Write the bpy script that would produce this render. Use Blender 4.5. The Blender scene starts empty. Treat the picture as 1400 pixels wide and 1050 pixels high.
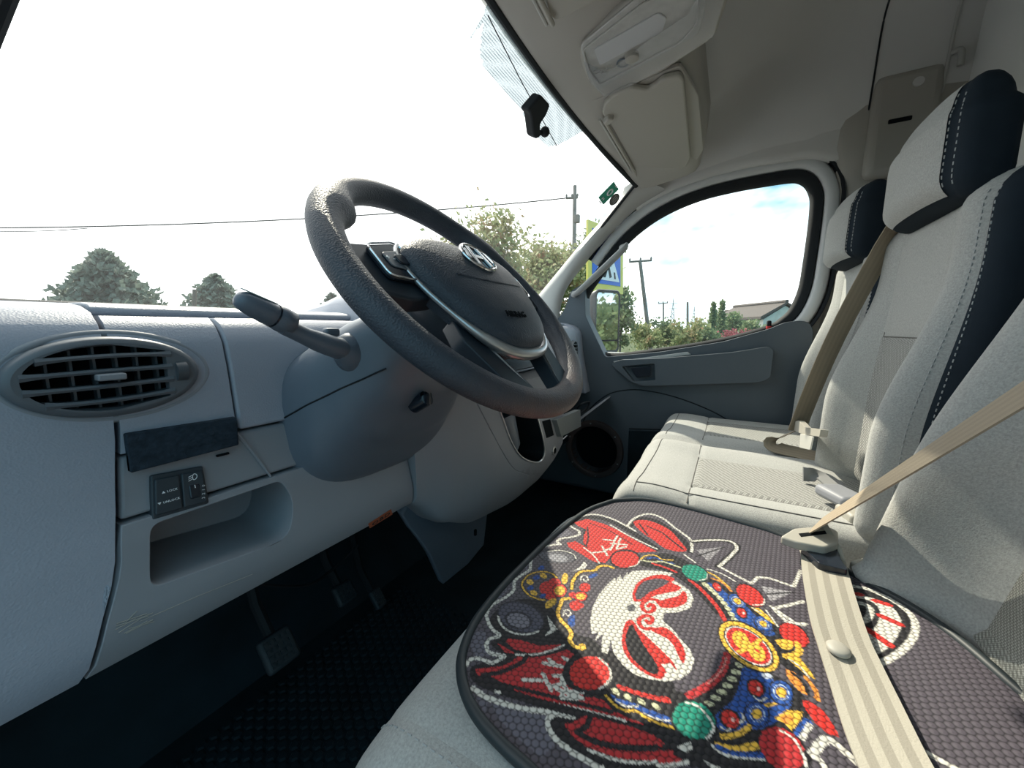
import bpy, bmesh, math, random
import numpy as np
from mathutils import Vector, Matrix, noise
from math import sin, cos, pi, radians, sqrt, exp

random.seed(7)
scene = bpy.context.scene
COL = scene.collection

# ------------------------------------------------------------------ camera
# vehicle frame: x to the passenger side, y forward, z up, cab floor at z = 0
CAM = Vector((-0.85, 0.0, 0.75))
FPX, AZ, PITCH = 526.0, radians(29.5), radians(8.1)
c_f = Vector((cos(AZ)*cos(PITCH), sin(AZ)*cos(PITCH), -sin(PITCH)))
c_r = Vector((sin(AZ), -cos(AZ), 0))
c_u = c_r.cross(c_f)
cam_d = bpy.data.cameras.new('camera'); cam = bpy.data.objects.new('camera', cam_d); COL.objects.link(cam)
cam_d.sensor_width = 36; cam_d.lens = FPX/1400*36; cam_d.clip_start = 0.02; cam_d.clip_end = 1000
cam.matrix_world = Matrix(((c_r.x, c_u.x, -c_f.x, CAM.x), (c_r.y, c_u.y, -c_f.y, CAM.y), (c_r.z, c_u.z, -c_f.z, CAM.z), (0, 0, 0, 1)))
scene.camera = cam

# ------------------------------------------------------------------ sky, sun, exposure
SUN_TRAVEL = Vector((-0.60, -0.88, -1.0)).normalized()
sun_d = bpy.data.lights.new('sun', 'SUN'); sun_d.energy = 7.6; sun_d.angle = radians(0.6); sun_d.color = (1.0, 0.915, 0.75)
sun = bpy.data.objects.new('sun', sun_d); COL.objects.link(sun)
sun.location = (10, 20, 25); sun.rotation_euler = SUN_TRAVEL.to_track_quat('-Z', 'Y').to_euler()

world = bpy.data.worlds.new('sky'); scene.world = world; world.use_nodes = True
nt = world.node_tree; nt.nodes.clear()
def wn(t, **kw):
    n = nt.nodes.new(t)
    for k, v in kw.items(): setattr(n, k, v)
    return n
tc = wn('ShaderNodeTexCoord')
dot = wn('ShaderNodeVectorMath', operation='DOT_PRODUCT'); dot.inputs[1].default_value = -SUN_TRAVEL
nt.links.new(tc.outputs['Generated'], dot.inputs[0])
nz = wn('ShaderNodeTexNoise'); nz.inputs['Scale'].default_value = 2.6; nz.inputs['Detail'].default_value = 5.0; nz.inputs['Roughness'].default_value = 0.5
mp = wn('ShaderNodeMapping'); mp.inputs['Location'].default_value = (3.1, 0.4, 1.7); mp.inputs['Scale'].default_value = (1, 1, 2.2)
nt.links.new(tc.outputs['Generated'], mp.inputs['Vector']); nt.links.new(mp.outputs['Vector'], nz.inputs['Vector'])
add = wn('ShaderNodeMath', operation='MULTIPLY_ADD'); add.inputs[1].default_value = 0.42
nt.links.new(dot.outputs['Value'], add.inputs[0]); nt.links.new(nz.outputs['Fac'], add.inputs[2])
sep = wn('ShaderNodeSeparateXYZ'); nt.links.new(tc.outputs['Generated'], sep.inputs[0])
hz_ = wn('ShaderNodeMapRange'); hz_.inputs['From Min'].default_value = 0.0; hz_.inputs['From Max'].default_value = 0.22; hz_.inputs['To Min'].default_value = 0.22; hz_.inputs['To Max'].default_value = 0.0
nt.links.new(sep.outputs['Z'], hz_.inputs['Value'])
add2 = wn('ShaderNodeMath', operation='ADD'); nt.links.new(add.outputs['Value'], add2.inputs[0]); nt.links.new(hz_.outputs[0], add2.inputs[1])
ramp = wn('ShaderNodeValToRGB')
ramp.color_ramp.elements[0].position = 0.62; ramp.color_ramp.elements[0].color = (0.165, 0.33, 0.42, 1)
ramp.color_ramp.elements[1].position = 0.77; ramp.color_ramp.elements[1].color = (1.0, 1.02, 1.02, 1)
nt.links.new(add2.outputs['Value'], ramp.inputs['Fac'])
bg = wn('ShaderNodeBackground'); bg.inputs['Strength'].default_value = 2.45
wo = wn('ShaderNodeOutputWorld')
nt.links.new(ramp.outputs['Color'], bg.inputs['Color']); nt.links.new(bg.outputs['Background'], wo.inputs['Surface'])

vs = scene.view_settings
scene.display_settings.display_device = 'sRGB'
vs.view_transform = 'Standard'; vs.look = 'None'; vs.gamma = 1.0; vs.use_curve_mapping = False
vs.exposure = 0.0
scene.cycles.max_bounces = 10; scene.cycles.transparent_max_bounces = 16
scene.cycles.diffuse_bounces = 5

# ------------------------------------------------------------------ measuring helpers (photo pixel -> point on a known plane or surface)
def ray(px, py): return c_f + c_r*((px-700)/FPX) - c_u*((py-525)/FPX)
def on(px, py, ax, val):
    R = ray(px, py); i = 'xyz'.index(ax)
    return CAM + R*((val-CAM[i])/R[i])
def hit(px, py, fn, t0=0.1, t1=3.0):
    R = ray(px, py); a, b = t0, t1; fa = fn(CAM+R*a)
    for _ in range(48):
        m = .5*(a+b); fm = fn(CAM+R*m)
        if (fm > 0) == (fa > 0): a = m
        else: b = m
    return CAM+R*(.5*(a+b))
def lerp(a, b, t): return a+(b-a)*t
def interp(x, tab):
    if x <= tab[0][0]: return tab[0][1]
    for (x0, y0), (x1, y1) in zip(tab, tab[1:]):
        if x <= x1:
            t = (x-x0)/(x1-x0); t = t*t*(3-2*t)*.5+t*.5
            return y0+(y1-y0)*t
    return tab[-1][1]
def sstep(a, b, x):
    t = min(1, max(0, (x-a)/(b-a))); return t*t*(3-2*t)

# ------------------------------------------------------------------ materials
MATS = {}
def M(name, col, rough=.6, spec=.4, metal=0, var=0., vscale=18., bump=None, coat=0, sheen=0, emis=None, trans=None, alpha=None):
    if name in MATS: return MATS[name]
    m = bpy.data.materials.new(name); m.use_nodes = True; t = m.node_tree; L = t.links
    b = t.nodes['Principled BSDF']
    b.inputs['Base Color'].default_value = (*col, 1); b.inputs['Roughness'].default_value = rough
    b.inputs['Specular IOR Level'].default_value = spec; b.inputs['Metallic'].default_value = metal
    b.inputs['Coat Weight'].default_value = coat
    if sheen: b.inputs['Sheen Weight'].default_value = sheen
    if emis: b.inputs['Emission Color'].default_value = (*emis[0], 1); b.inputs['Emission Strength'].default_value = emis[1]
    if alpha is not None: b.inputs['Alpha'].default_value = alpha
    co = t.nodes.new('ShaderNodeTexCoord')
    if var:
        n = t.nodes.new('ShaderNodeTexNoise'); n.inputs['Scale'].default_value = vscale; n.inputs['Detail'].default_value = 5
        L.new(co.outputs['Object'], n.inputs['Vector'])
        r = t.nodes.new('ShaderNodeValToRGB')
        r.color_ramp.elements[0].position = .3; r.color_ramp.elements[1].position = .7
        r.color_ramp.elements[0].color = (*[c*(1-var) for c in col], 1); r.color_ramp.elements[1].color = (*[min(1, c*(1+var)) for c in col], 1)
        L.new(n.outputs['Fac'], r.inputs['Fac']); L.new(r.outputs['Color'], b.inputs['Base Color'])
    if bump:
        kind, sc, st, dist = bump
        bp = t.nodes.new('ShaderNodeBump'); bp.inputs['Strength'].default_value = st; bp.inputs['Distance'].default_value = dist
        if kind == 'grain':
            v = t.nodes.new('ShaderNodeTexVoronoi'); v.inputs['Scale'].default_value = sc; v.feature = 'SMOOTH_F1'
            L.new(co.outputs['Object'], v.inputs['Vector']); L.new(v.outputs['Distance'], bp.inputs['Height'])
        elif kind == 'noise':
            v = t.nodes.new('ShaderNodeTexNoise'); v.inputs['Scale'].default_value = sc; v.inputs['Detail'].default_value = 3
            L.new(co.outputs['Object'], v.inputs['Vector']); L.new(v.outputs['Fac'], bp.inputs['Height'])
        L.new(bp.outputs['Normal'], b.inputs['Normal'])
    MATS[name] = m; return m

def knit(name, col, dark, scale, st=.6, rough=.9, axes='xz', skew=0.5):
    """woven fabric: rows of offset rounded knobs with darker gaps (procedural)"""
    if name in MATS: return MATS[name]
    m = bpy.data.materials.new(name); m.use_nodes = True; t = m.node_tree; L = t.links
    b = t.nodes['Principled BSDF']; b.inputs['Roughness'].default_value = rough; b.inputs['Specular IOR Level'].default_value = .2
    b.inputs['Sheen Weight'].default_value = .15
    co = t.nodes.new('ShaderNodeTexCoord')
    v = t.nodes.new('ShaderNodeTexVoronoi'); v.inputs['Scale'].default_value = scale; v.inputs['Randomness'].default_value = 0.12
    mp = t.nodes.new('ShaderNodeMapping'); mp.inputs['Rotation'].default_value = (.3, .2, skew); mp.inputs['Scale'].default_value = (1, 1, 1.25)
    L.new(co.outputs['Object'], mp.inputs['Vector']); L.new(mp.outputs['Vector'], v.inputs['Vector'])
    r = t.nodes.new('ShaderNodeValToRGB'); r.color_ramp.elements[0].position = .25; r.color_ramp.elements[1].position = .62
    r.color_ramp.elements[0].color = (*col, 1); r.color_ramp.elements[1].color = (*dark, 1)
    L.new(v.outputs['Distance'], r.inputs['Fac']); L.new(r.outputs['Color'], b.inputs['Base Color'])
    bp = t.nodes.new('ShaderNodeBump'); bp.invert = True; bp.inputs['Strength'].default_value = st; bp.inputs['Distance'].default_value = .6/scale
    L.new(v.outputs['Distance'], bp.inputs['Height']); L.new(bp.outputs['Normal'], b.inputs['Normal'])
    MATS[name] = m; return m

def glass_mat(name, tint=(1, 1, 1), refl=.06, dirt=0.0):
    m = bpy.data.materials.new(name); m.use_nodes = True; t = m.node_tree; t.nodes.clear(); L = t.links
    tr = t.nodes.new('ShaderNodeBsdfTransparent'); tr.inputs['Color'].default_value = (*tint, 1)
    gl = t.nodes.new('ShaderNodeBsdfGlossy'); gl.inputs['Roughness'].default_value = .02
    mx = t.nodes.new('ShaderNodeMixShader'); mx.inputs['Fac'].default_value = refl
    L.new(tr.outputs[0], mx.inputs[1]); L.new(gl.outputs[0], mx.inputs[2])
    o = t.nodes.new('ShaderNodeOutputMaterial'); last = mx
    if dirt:
        df = t.nodes.new('ShaderNodeBsdfTranslucent'); df.inputs['Color'].default_value = (.8, .8, .78, 1)
        co = t.nodes.new('ShaderNodeTexCoord'); n = t.nodes.new('ShaderNodeTexNoise'); n.inputs['Scale'].default_value = 14; n.inputs['Detail'].default_value = 8
        L.new(co.outputs['Object'], n.inputs['Vector'])
        mm = t.nodes.new('ShaderNodeMath'); mm.operation = 'MULTIPLY'; mm.inputs[1].default_value = dirt; L.new(n.outputs['Fac'], mm.inputs[0])
        m2 = t.nodes.new('ShaderNodeMixShader'); L.new(mm.outputs[0], m2.inputs['Fac']); L.new(mx.outputs[0], m2.inputs[1]); L.new(df.outputs[0], m2.inputs[2]); last = m2
    L.new(last.outputs[0], o.inputs['Surface']); MATS[name] = m; return m

DASH = M('dash_plastic', (.295, .315, .37), .40, .5, var=.03, vscale=6, bump=('grain', 620, .35, .0007))
DASH_SM = M('dash_plastic_smooth', (.235, .245, .27), .5, .45, var=.04, vscale=9)
DARKP = M('dark_plastic', (.115, .14, .175), .42, .45, var=.06, vscale=12, bump=('grain', 800, .18, .0005))
LEATHER = M('wheel_leather', (.036, .045, .060), .55, .45, var=.12, vscale=25, bump=('grain', 620, .7, .0010))
GLOSS = M('gloss_black', (.012, .017, .026), .18, .5)
BLACK = M('black_rubber', (.008, .011, .014), .7, .3)
VOID = M('matt_black', (.006, .008, .010), .95, .1)
CHROME = M('chrome', (.78, .79, .8), .16, .5, metal=1)
SILVER = M('satin_silver', (.55, .56, .57), .32, .5, metal=.85)
WHITE = M('white_print', (.75, .76, .78), .6)
FAB = M('seat_fabric', (.37, .375, .36), .92, .15, var=.16, vscale=420, bump=('noise', 700, .5, .0010), sheen=.2)
FABD = M('seat_side_fabric', (.013, .021, .030), .85, .2, var=.05, vscale=30, bump=('noise', 700, .2, .0006))
FABN = knit('seat_insert_fabric', (.45, .455, .43), (.17, .17, .16), 300)
FABN2 = knit('driver_insert_fabric', (.42, .42, .38), (.16, .16, .14), 430)
HEADL = M('headliner', (.56, .56, .545), .85, .2, var=.03, vscale=4, bump=('noise', 500, .15, .0005))
TRIM = M('pillar_trim', (.42, .42, .40), .42, .5, var=.03, vscale=5)
TRIMD = M('overhead_trim', (.36, .345, .31), .5, .45, var=.03, vscale=6)
DOORP = M('door_plastic', (.078, .094, .110), .5, .45, var=.04, vscale=7, bump=('grain', 500, .25, .0006))
METALP = M('body_paint', (.55, .565, .57), .35, .5)
CARPET = M('floor_rubber', (.006, .014, .019), .75, .25, var=.4, vscale=9)
BULK = M('bulkhead', (.72, .73, .71), .8, .25, var=.03, vscale=3)

# ------------------------------------------------------------------ geometry helpers
def origin_of(p):
    o = Vector((0, 0, 0))
    while p is not None: o += p.location; p = p.parent
    return o
def O(name, verts, faces, mat, parent=None, smooth=40, bevel=None, sub=0, solid=None, label=None, cat=None, group=None, kind=None, mats=None):
    verts = [Vector(v) for v in verts]
    if parent is None:
        lo = [min(v[i] for v in verts) for i in range(3)]; hi = [max(v[i] for v in verts) for i in range(3)]
        loc = Vector(((lo[0]+hi[0])/2, (lo[1]+hi[1])/2, lo[2])); off = loc
    else: loc = Vector((0, 0, 0)); off = origin_of(parent)
    me = bpy.data.meshes.new(name); me.from_pydata([v-off for v in verts], [], faces); me.update()
    for m in (mats or [mat]): me.materials.append(m)
    bm = bmesh.new(); bm.from_mesh(me); bmesh.ops.recalc_face_normals(bm, faces=bm.faces); bm.to_mesh(me); bm.free()
    ob = bpy.data.objects.new(name, me); COL.objects.link(ob); ob.location = loc
    if parent is not None: ob.parent = parent
    if smooth:
        for p in me.polygons: p.use_smooth = True
        me.set_sharp_from_angle(angle=radians(smooth))
    if solid:
        md = ob.modifiers.new('solidify', 'SOLIDIFY'); md.thickness = solid; md.offset = 0
    if bevel:
        md = ob.modifiers.new('bevel', 'BEVEL'); md.width = bevel; md.segments = 3; md.limit_method = 'ANGLE'; md.angle_limit = radians(38); md.harden_normals = False
    if sub:
        md = ob.modifiers.new('subsurf', 'SUBSURF'); md.levels = sub; md.render_levels = sub
    tag(ob, label, cat, group, kind); return ob
def tag(o, label=None, cat=None, group=None, kind=None):
    if label: o['label'] = label
    if cat: o['category'] = cat
    if group: o['group'] = group
    if kind: o['kind'] = kind
    return o
def thing(name, loc, label=None, cat=None, group=None, kind=None):
    e = bpy.data.objects.new(name, None); COL.objects.link(e); e.location = loc; e.empty_display_size = .05
    return tag(e, label, cat, group, kind)
def copy_tree(o, parent=None):
    c = o.copy(); COL.objects.link(c); c.parent = parent
    for ch in list(o.children): copy_tree(ch, c)
    return c

def join(*vf):
    V, Fc = [], []
    for v, f in vf:
        n = len(V); V += [Vector(a) for a in v]; Fc += [tuple(i+n for i in q) for q in f]
    return V, Fc
def prism(poly, vec):
    n = len(poly); vec = Vector(vec); V = [Vector(p) for p in poly]+[Vector(p)+vec for p in poly]
    return V, [tuple(range(n))]+[tuple(range(2*n-1, n-1, -1))]+[(i, (i+1) % n, n+(i+1) % n, n+i) for i in range(n)]
def box(c, s, R=None):
    c = Vector(c); V = []
    for x in (-1, 1):
        for y in (-1, 1):
            for z in (-1, 1):
                p = Vector((x*s[0]/2, y*s[1]/2, z*s[2]/2)); V.append(c+(R @ p if R else p))
    return V, [(0, 1, 3, 2), (4, 6, 7, 5), (0, 4, 5, 1), (2, 3, 7, 6), (0, 2, 6, 4), (1, 5, 7, 3)]
def frame(xd, yd):
    x = Vector(xd).normalized(); z = x.cross(Vector(yd)).normalized(); y = z.cross(x)
    return Matrix((x, y, z)).transposed()
def loft(secs, closed=True, caps=True):
    n = len(secs[0]); V = [Vector(p) for s in secs for p in s]; Fc = []
    for i in range(len(secs)-1):
        for k in range(n if closed else n-1):
            a, b = i*n+k, i*n+(k+1) % n; Fc.append((a, b, b+n, a+n))
    if caps and closed: Fc += [tuple(range(n-1, -1, -1)), tuple(range((len(secs)-1)*n, len(secs)*n))]
    return V, Fc
def catmull(pts, n=8, closed=False):
    pts = [Vector(p) for p in pts]; m = len(pts); out = []
    rng = range(m if closed else m-1)
    for i in rng:
        if closed: p0, p1, p2, p3 = pts[(i-1) % m], pts[i], pts[(i+1) % m], pts[(i+2) % m]
        else: p0, p1, p2, p3 = pts[max(i-1, 0)], pts[i], pts[i+1], pts[min(i+2, m-1)]
        for j in range(n):
            t = j/n
            out.append(.5*((2*p1)+(p2-p0)*t+(2*p0-5*p1+4*p2-p3)*t*t+(3*p1-p0-3*p2+p3)*t**3))
    if not closed: out.append(pts[-1])
    return out
def tube(path, rad, seg=10, closed=False, up=None, sec=None):
    """sweep a round (or sec=(a,b) elliptical) section along a path; rad may be a list"""
    P = [Vector(p) for p in path]; n = len(P)
    rad = rad if isinstance(rad, (list, tuple)) else [rad]*n
    T = []
    for i in range(n):
        a = P[(i-1) % n] if (closed or i > 0) else P[i]; b = P[(i+1) % n] if (closed or i < n-1) else P[i]
        d = b-a; T.append(d.normalized() if d.length > 1e-9 else Vector((0, 0, 1)))
    u = Vector(up) if up else (Vector((0, 0, 1)) if abs(T[0].z) < .9 else Vector((1, 0, 0)))
    secs = []
    for i in range(n):
        u2 = (u-T[i]*u.dot(T[i]))
        u2 = u2.normalized() if u2.length > 1e-6 else T[i].orthogonal().normalized()
        if not up: u = u2
        w = T[i].cross(u2); a, b = (sec if sec else (1, 1))
        secs.append([P[i]+(w*cos(2*pi*k/seg)*a+u2*sin(2*pi*k/seg)*b)*rad[i] for k in range(seg)])
    if closed: secs.append(secs[0]); return loft(secs, True, False)
    return loft(secs)
def ribbon(path, wdir, width, thick, n=None):
    """flat webbing: path points, matching width directions"""
    P = [Vector(p) for p in path]; secs = []
    for i, p in enumerate(P):
        t = (P[min(i+1, len(P)-1)]-P[max(i-1, 0)]).normalized(); w = Vector(wdir[i] if isinstance(wdir, list) else wdir); w = (w-t*w.dot(t)).normalized()
        nn = t.cross(w); h, k = w*width/2, nn*thick/2
        secs.append([p-h-k, p+h-k, p+h+k, p-h+k])
    return loft(secs)
def round2(poly, r, seg=5):
    """round the corners of a planar polygon (list of Vectors, any plane); r scalar or list"""
    P = [Vector(p) for p in poly]; n = len(P); out = []
    rr = r if isinstance(r, (list, tuple)) else [r]*n
    for i in range(n):
        a, b, c = P[i-1], P[i], P[(i+1) % n]; da, dc = (a-b), (c-b)
        k = min(rr[i], da.length*.48, dc.length*.48)
        if k < 1e-6: out.append(b); continue
        s, e = b+da.normalized()*k, b+dc.normalized()*k
        for j in range(seg+1):
            t = j/seg; out.append(s*(1-t)**2+b*2*t*(1-t)+e*t*t)
    return out
def cut(ob, vf):
    v, f = vf; me = bpy.data.meshes.new('c'); off = origin_of(ob)
    me.from_pydata([Vector(p)-off for p in v], [], f); bm = bmesh.new(); bm.from_mesh(me); bmesh.ops.recalc_face_normals(bm, faces=bm.faces); bm.to_mesh(me); bm.free()
    c = bpy.data.objects.new('c', me); COL.objects.link(c); c.location = off
    keep = [m for m in ob.modifiers]
    md = ob.modifiers.new('b', 'BOOLEAN'); md.object = c; md.operation = 'DIFFERENCE'; md.solver = 'EXACT'
    for m in keep: m.show_viewport = False
    bpy.context.view_layer.update(); dg = bpy.context.evaluated_depsgraph_get()
    nm = bpy.data.meshes.new_from_object(ob.evaluated_get(dg)); nm.name = ob.name
    ob.modifiers.remove(md)
    for m in keep: m.show_viewport = True
    ob.data = nm
    for p in nm.polygons: p.use_smooth = True
    nm.set_sharp_from_angle(angle=radians(38))
    bpy.data.objects.remove(c); bpy.data.meshes.remove(me)
def text(name, body, size, org, xd, yd, mat, parent, ext=.0003, align='CENTER', label=None, squash=1.0):
    cu = bpy.data.curves.new(name, 'FONT'); cu.body = body; cu.size = size; cu.extrude = ext; cu.space_character = 1.12; cu.align_x = align; cu.align_y = 'CENTER'; cu.resolution_u = 2
    t = bpy.data.objects.new(name, cu); COL.objects.link(t); bpy.context.view_layer.update()
    me = bpy.data.meshes.new_from_object(t.evaluated_get(bpy.context.evaluated_depsgraph_get()))
    bpy.data.objects.remove(t); bpy.data.curves.remove(cu)
    R = frame(xd, yd); off = origin_of(parent)
    for v in me.vertices: v.co = R @ Vector((v.co.x, v.co.y*squash, v.co.z))+Vector(org)-off
    me.materials.clear(); me.materials.append(mat)
    ob = bpy.data.objects.new(name, me); COL.objects.link(ob); ob.parent = parent
    if label: ob['label'] = label
    return ob
# ================================================================== THE SETTING
def yw(x, z): return .39+(1.30-z)/.88-.10*(x/.75)**2
def wsf(p): return p.y-yw(p.x, p.z)
def WS(px, py): return hit(px, py, wsf)

# floor and toe board
fl = thing('floor', (0, 0, 0), kind='structure')
O('rubber_floor', *box((-.03, .1, -.02), (1.86, 1.5, .04)), CARPET, fl)
hexr = .011
HV, HF = [], []
for i in range(46):
    for j in range(40):
        cx, cy = -.93+i*hexr*1.9+(j % 2)*hexr*.95, .22+j*hexr*1.66
        if cx > -.1 or cy > .8: continue
        s = len(HV)
        for rr, zz in ((hexr*.86, .0), (hexr*.62, .0035)):
            HV += [(cx+rr*cos(a*pi/3+.52), cy+rr*sin(a*pi/3+.52), zz+.0005) for a in range(6)]
        HF += [tuple(range(s+6, s+12))]+[(s+k, s+(k+1) % 6, s+6+(k+1) % 6, s+6+k) for k in range(6)]
tag(O('honeycomb_tread', HV, HF, CARPET, fl, smooth=0), kind='stuff')
O('wall_front', *prism([(-.93, .80, -.03), (-.93, .84, 0), (-.93, 1.06, .42), (-.93, 1.08, .80), (-.93, 1.14, .80), (-.93, 1.12, .40), (-.93, .86, -.03)], (1.80, 0, 0)), CARPET, kind='structure')

# roof lining
RP = [(.80, 1.30), (.785, 1.312), (.768, 1.335), (.745, 1.39), (.727, 1.47), (.712, 1.55), (.69, 1.60), (.65, 1.632), (.58, 1.655), (.40, 1.675), (.20, 1.685), (0, 1.688)]
RPc = catmull([Vector((x, 0, z)) for x, z in RP], 3)
RPc = RPc+[Vector((-p.x, 0, p.z)) for p in reversed(RPc[:-1])]
rows = []
for j in range(27):
    y = .36-.90*j/26; s_ = 1-.62*sstep(-.10, .34, y); zb_ = 1.30
    rows.append([(p.x, y, max(zb_, 1.262+(p.z-1.262)*s_)) for p in RPc])
ce = thing('ceiling', (0, -.1, 1.45), kind='structure')
V, Fc = loft(rows, False); O('headliner', V, Fc, HEADL, ce, solid=.010)
O('roof_skin', *box((0, -.1, 1.725), (1.72, 1.06, .02)), METALP, ce, bevel=.008)
def roofline(y, off): return [(p.x-(off if p.z < 1.6 else 0)*(1 if p.x > 0 else -1), y, p.z-(0 if p.z < 1.6 else off)) for p in RPc[5:26]]
O('lining_seam', *tube(roofline(-.305, .0075), .0024, 6), BLACK, ce)
O('piping', *tube(roofline(-.455, .007), .0042, 8), TRIM, ce)

# front header panel over the windscreen
secs = []
for i in range(37):
    x = -.70+1.37*i/36; q = (x/.75)**2; e = 1-.25*sstep(.55, .67, abs(x)); dz = -.028*q-.012*sstep(.5, .66, abs(x)); fy = yw(x, 1.29)-.012
    prof = [(fy+.034, 1.40), (fy+.030, 1.306+dz), (fy+.010, 1.290+dz), (fy-.02, 1.288+dz), (.24, 1.297+dz), (.16, 1.306+dz), (.125, 1.316+dz), (.108, 1.335+dz), (.102, 1.37), (.10, 1.41)]
    if abs(x) > .5: prof = prof[:4]+[(lerp(y, .2, sstep(.5, .72, abs(x))*.3), z) for y, z in prof[4:]]
    secs.append([(x, y, z) for y, z in prof])
hd = thing('trim_1', (0, .25, 1.30), kind='structure')
O('header_panel', *loft(secs), TRIMD, hd, smooth=50)

# windscreen
ws = thing('window_1', (0, .8, .79), kind='structure')
rows = []
for j in range(21):
    z = .79+.51*j/20; half = lerp(.80, .655, (j/20)**1.1)
    rows.append([(x, yw(x, z), z) for x in [half*(-1+2*i/30) for i in range(31)]])
V, Fc = loft(rows, False); O('windscreen_glass', V, Fc, glass_mat('windscreen_glass', (.97, .985, .98), .03, dirt=.045), ws)
top = [Vector((x, yw(x, 1.295-.02*(x/.66)**2)-.004, 1.293-.028*(x/.66)**2)) for x in [-.66+1.32*i/40 for i in range(41)]]
O('top_seal', *tube(top, .0085, 8), BLACK, ws)
for s in (1, -1):
    e = [Vector((s*lerp(.80, .655, (j/20)**1.1), 0, .79+.51*j/20)) for j in range(21)]
    e = [Vector((p.x, yw(p.x, p.z)-.002, p.z)) for p in e]
    O('side_seal', *tube(e, .006, 8), BLACK, ws)
O('cowl', *box((0, 1.08, .70), (1.62, .12, .20)), BLACK, ws, bevel=.02)

def frit_mat():
    m = bpy.data.materials.new('dotted_frit'); m.use_nodes = True; t = m.node_tree; t.nodes.clear(); L = t.links
    co = t.nodes.new('ShaderNodeTexCoord'); v = t.nodes.new('ShaderNodeTexVoronoi'); v.inputs['Scale'].default_value = 330; v.inputs['Randomness'].default_value = .15
    L.new(co.outputs['Object'], v.inputs['Vector'])
    r = t.nodes.new('ShaderNodeValToRGB'); r.color_ramp.elements[0].position = .32; r.color_ramp.elements[1].position = .42
    r.color_ramp.elements[0].color = (1, 1, 1, 1); r.color_ramp.elements[1].color = (.66, .66, .66, 1); L.new(v.outputs['Distance'], r.inputs['Fac'])
    tr = t.nodes.new('ShaderNodeBsdfTransparent'); tr.inputs['Color'].default_value = (.93, .97, 1, 1); d = t.nodes.new('ShaderNodeBsdfDiffuse'); d.inputs['Color'].default_value = (.03, .04, .045, 1)
    tl = t.nodes.new('ShaderNodeBsdfTranslucent'); tl.inputs['Color'].default_value = (.075, .10, .115, 1)
    a = t.nodes.new('ShaderNodeAddShader'); L.new(d.outputs[0], a.inputs[0]); L.new(tl.outputs[0], a.inputs[1])
    mx = t.nodes.new('ShaderNodeMixShader'); L.new(r.outputs['Color'], mx.inputs['Fac']); L.new(tr.outputs[0], mx.inputs[1]); L.new(a.outputs[0], mx.inputs[2])
    o = t.nodes.new('ShaderNodeOutputMaterial'); L.new(mx.outputs[0], o.inputs['Surface']); return m
FR = frit_mat()
fp = catmull([WS(*p) for p in [(668, 4), (657, 45), (656, 80), (672, 108), (706, 145), (740, 194), (760, 199), (797, 178)]], 6)
fpoly = [(-.24, 1.30), (-.235, 1.25)]+[(p.x, p.z) for p in fp[4:]]+[(fp[-1].x+.02, 1.30)]
def inpoly(x, z, poly):
    c = False; j = len(poly)-1
    for i in range(len(poly)):
        if (poly[i][1] > z) != (poly[j][1] > z) and x < (poly[j][0]-poly[i][0])*(z-poly[i][1])/(poly[j][1]-poly[i][1])+poly[i][0]: c = not c
        j = i
    return c
FV, FF, fid = [], [], {}
fs = .004
for i in range(-65, 130):
    for j in range(270, 324):
        if inpoly((i+.5)*fs, (j+.5)*fs, fpoly):
            q = []
            for a, b in ((i, j), (i+1, j), (i+1, j+1), (i, j+1)):
                if (a, b) not in fid: fid[(a, b)] = len(FV); FV.append((a*fs, yw(a*fs, b*fs)-.003, b*fs))
                q.append(fid[(a, b)])
            FF.append(tuple(q))
O('dotted_band', FV, FF, FR, ws)
O('heating_wire', *tube([WS(665, 22)+Vector((0, -.003, 0)), WS(710, 110)+Vector((0, -.003, 0)), WS(760, 200)+Vector((0, -.003, 0))], .0011, 6), BLACK, ws)

# A pillars
e1 = catmull([WS(733, 414)]+[WS(*p) for p in [(768, 372), (808, 324), (843, 286), (862, 262)]]+[Vector((.665, .345, 1.285))], 5)
e2 = catmull([on(764, 440, 'x', .775), on(773, 398, 'x', .785), on(806, 354, 'x', .785), on(840, 315, 'x', .78), on(872, 284, 'x', .77), Vector((.745, .25, 1.262))], 5)
e1 = [Vector((.765, .93, .74))]+e1; e2 = [Vector((.80, .80, .70))]+e2
def pillar(name, s):
    rows = []
    for a, b in zip(e1, e2):
        ax = (b-a); mid = []
        nrm = Vector((-.75, -.55, -.15)).normalized()
        for k in range(13):
            t = k/12; bul = sin(pi*t)**.9*.022
            p = a+ax*t+nrm*bul+Vector((.045 if s < 0 else 0, 0, 0)); mid.append(Vector((s*p.x, p.y, p.z)))
        back = [Vector((s*(b.x+.05), b.y+.03, b.z)), Vector((s*(a.x+.05), a.y+.05, a.z))]
        if s < 0: back = [v-Vector((.045, 0, 0)) for v in back]
        rows.append(mid+back)
    o = thing(name, Vector((s*.78, .75, .8)), kind='structure')
    O('pillar_trim', *loft(rows), TRIM, o, smooth=60); return o
pillar('trim_2', 1); pillar('trim_3', -1)

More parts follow.
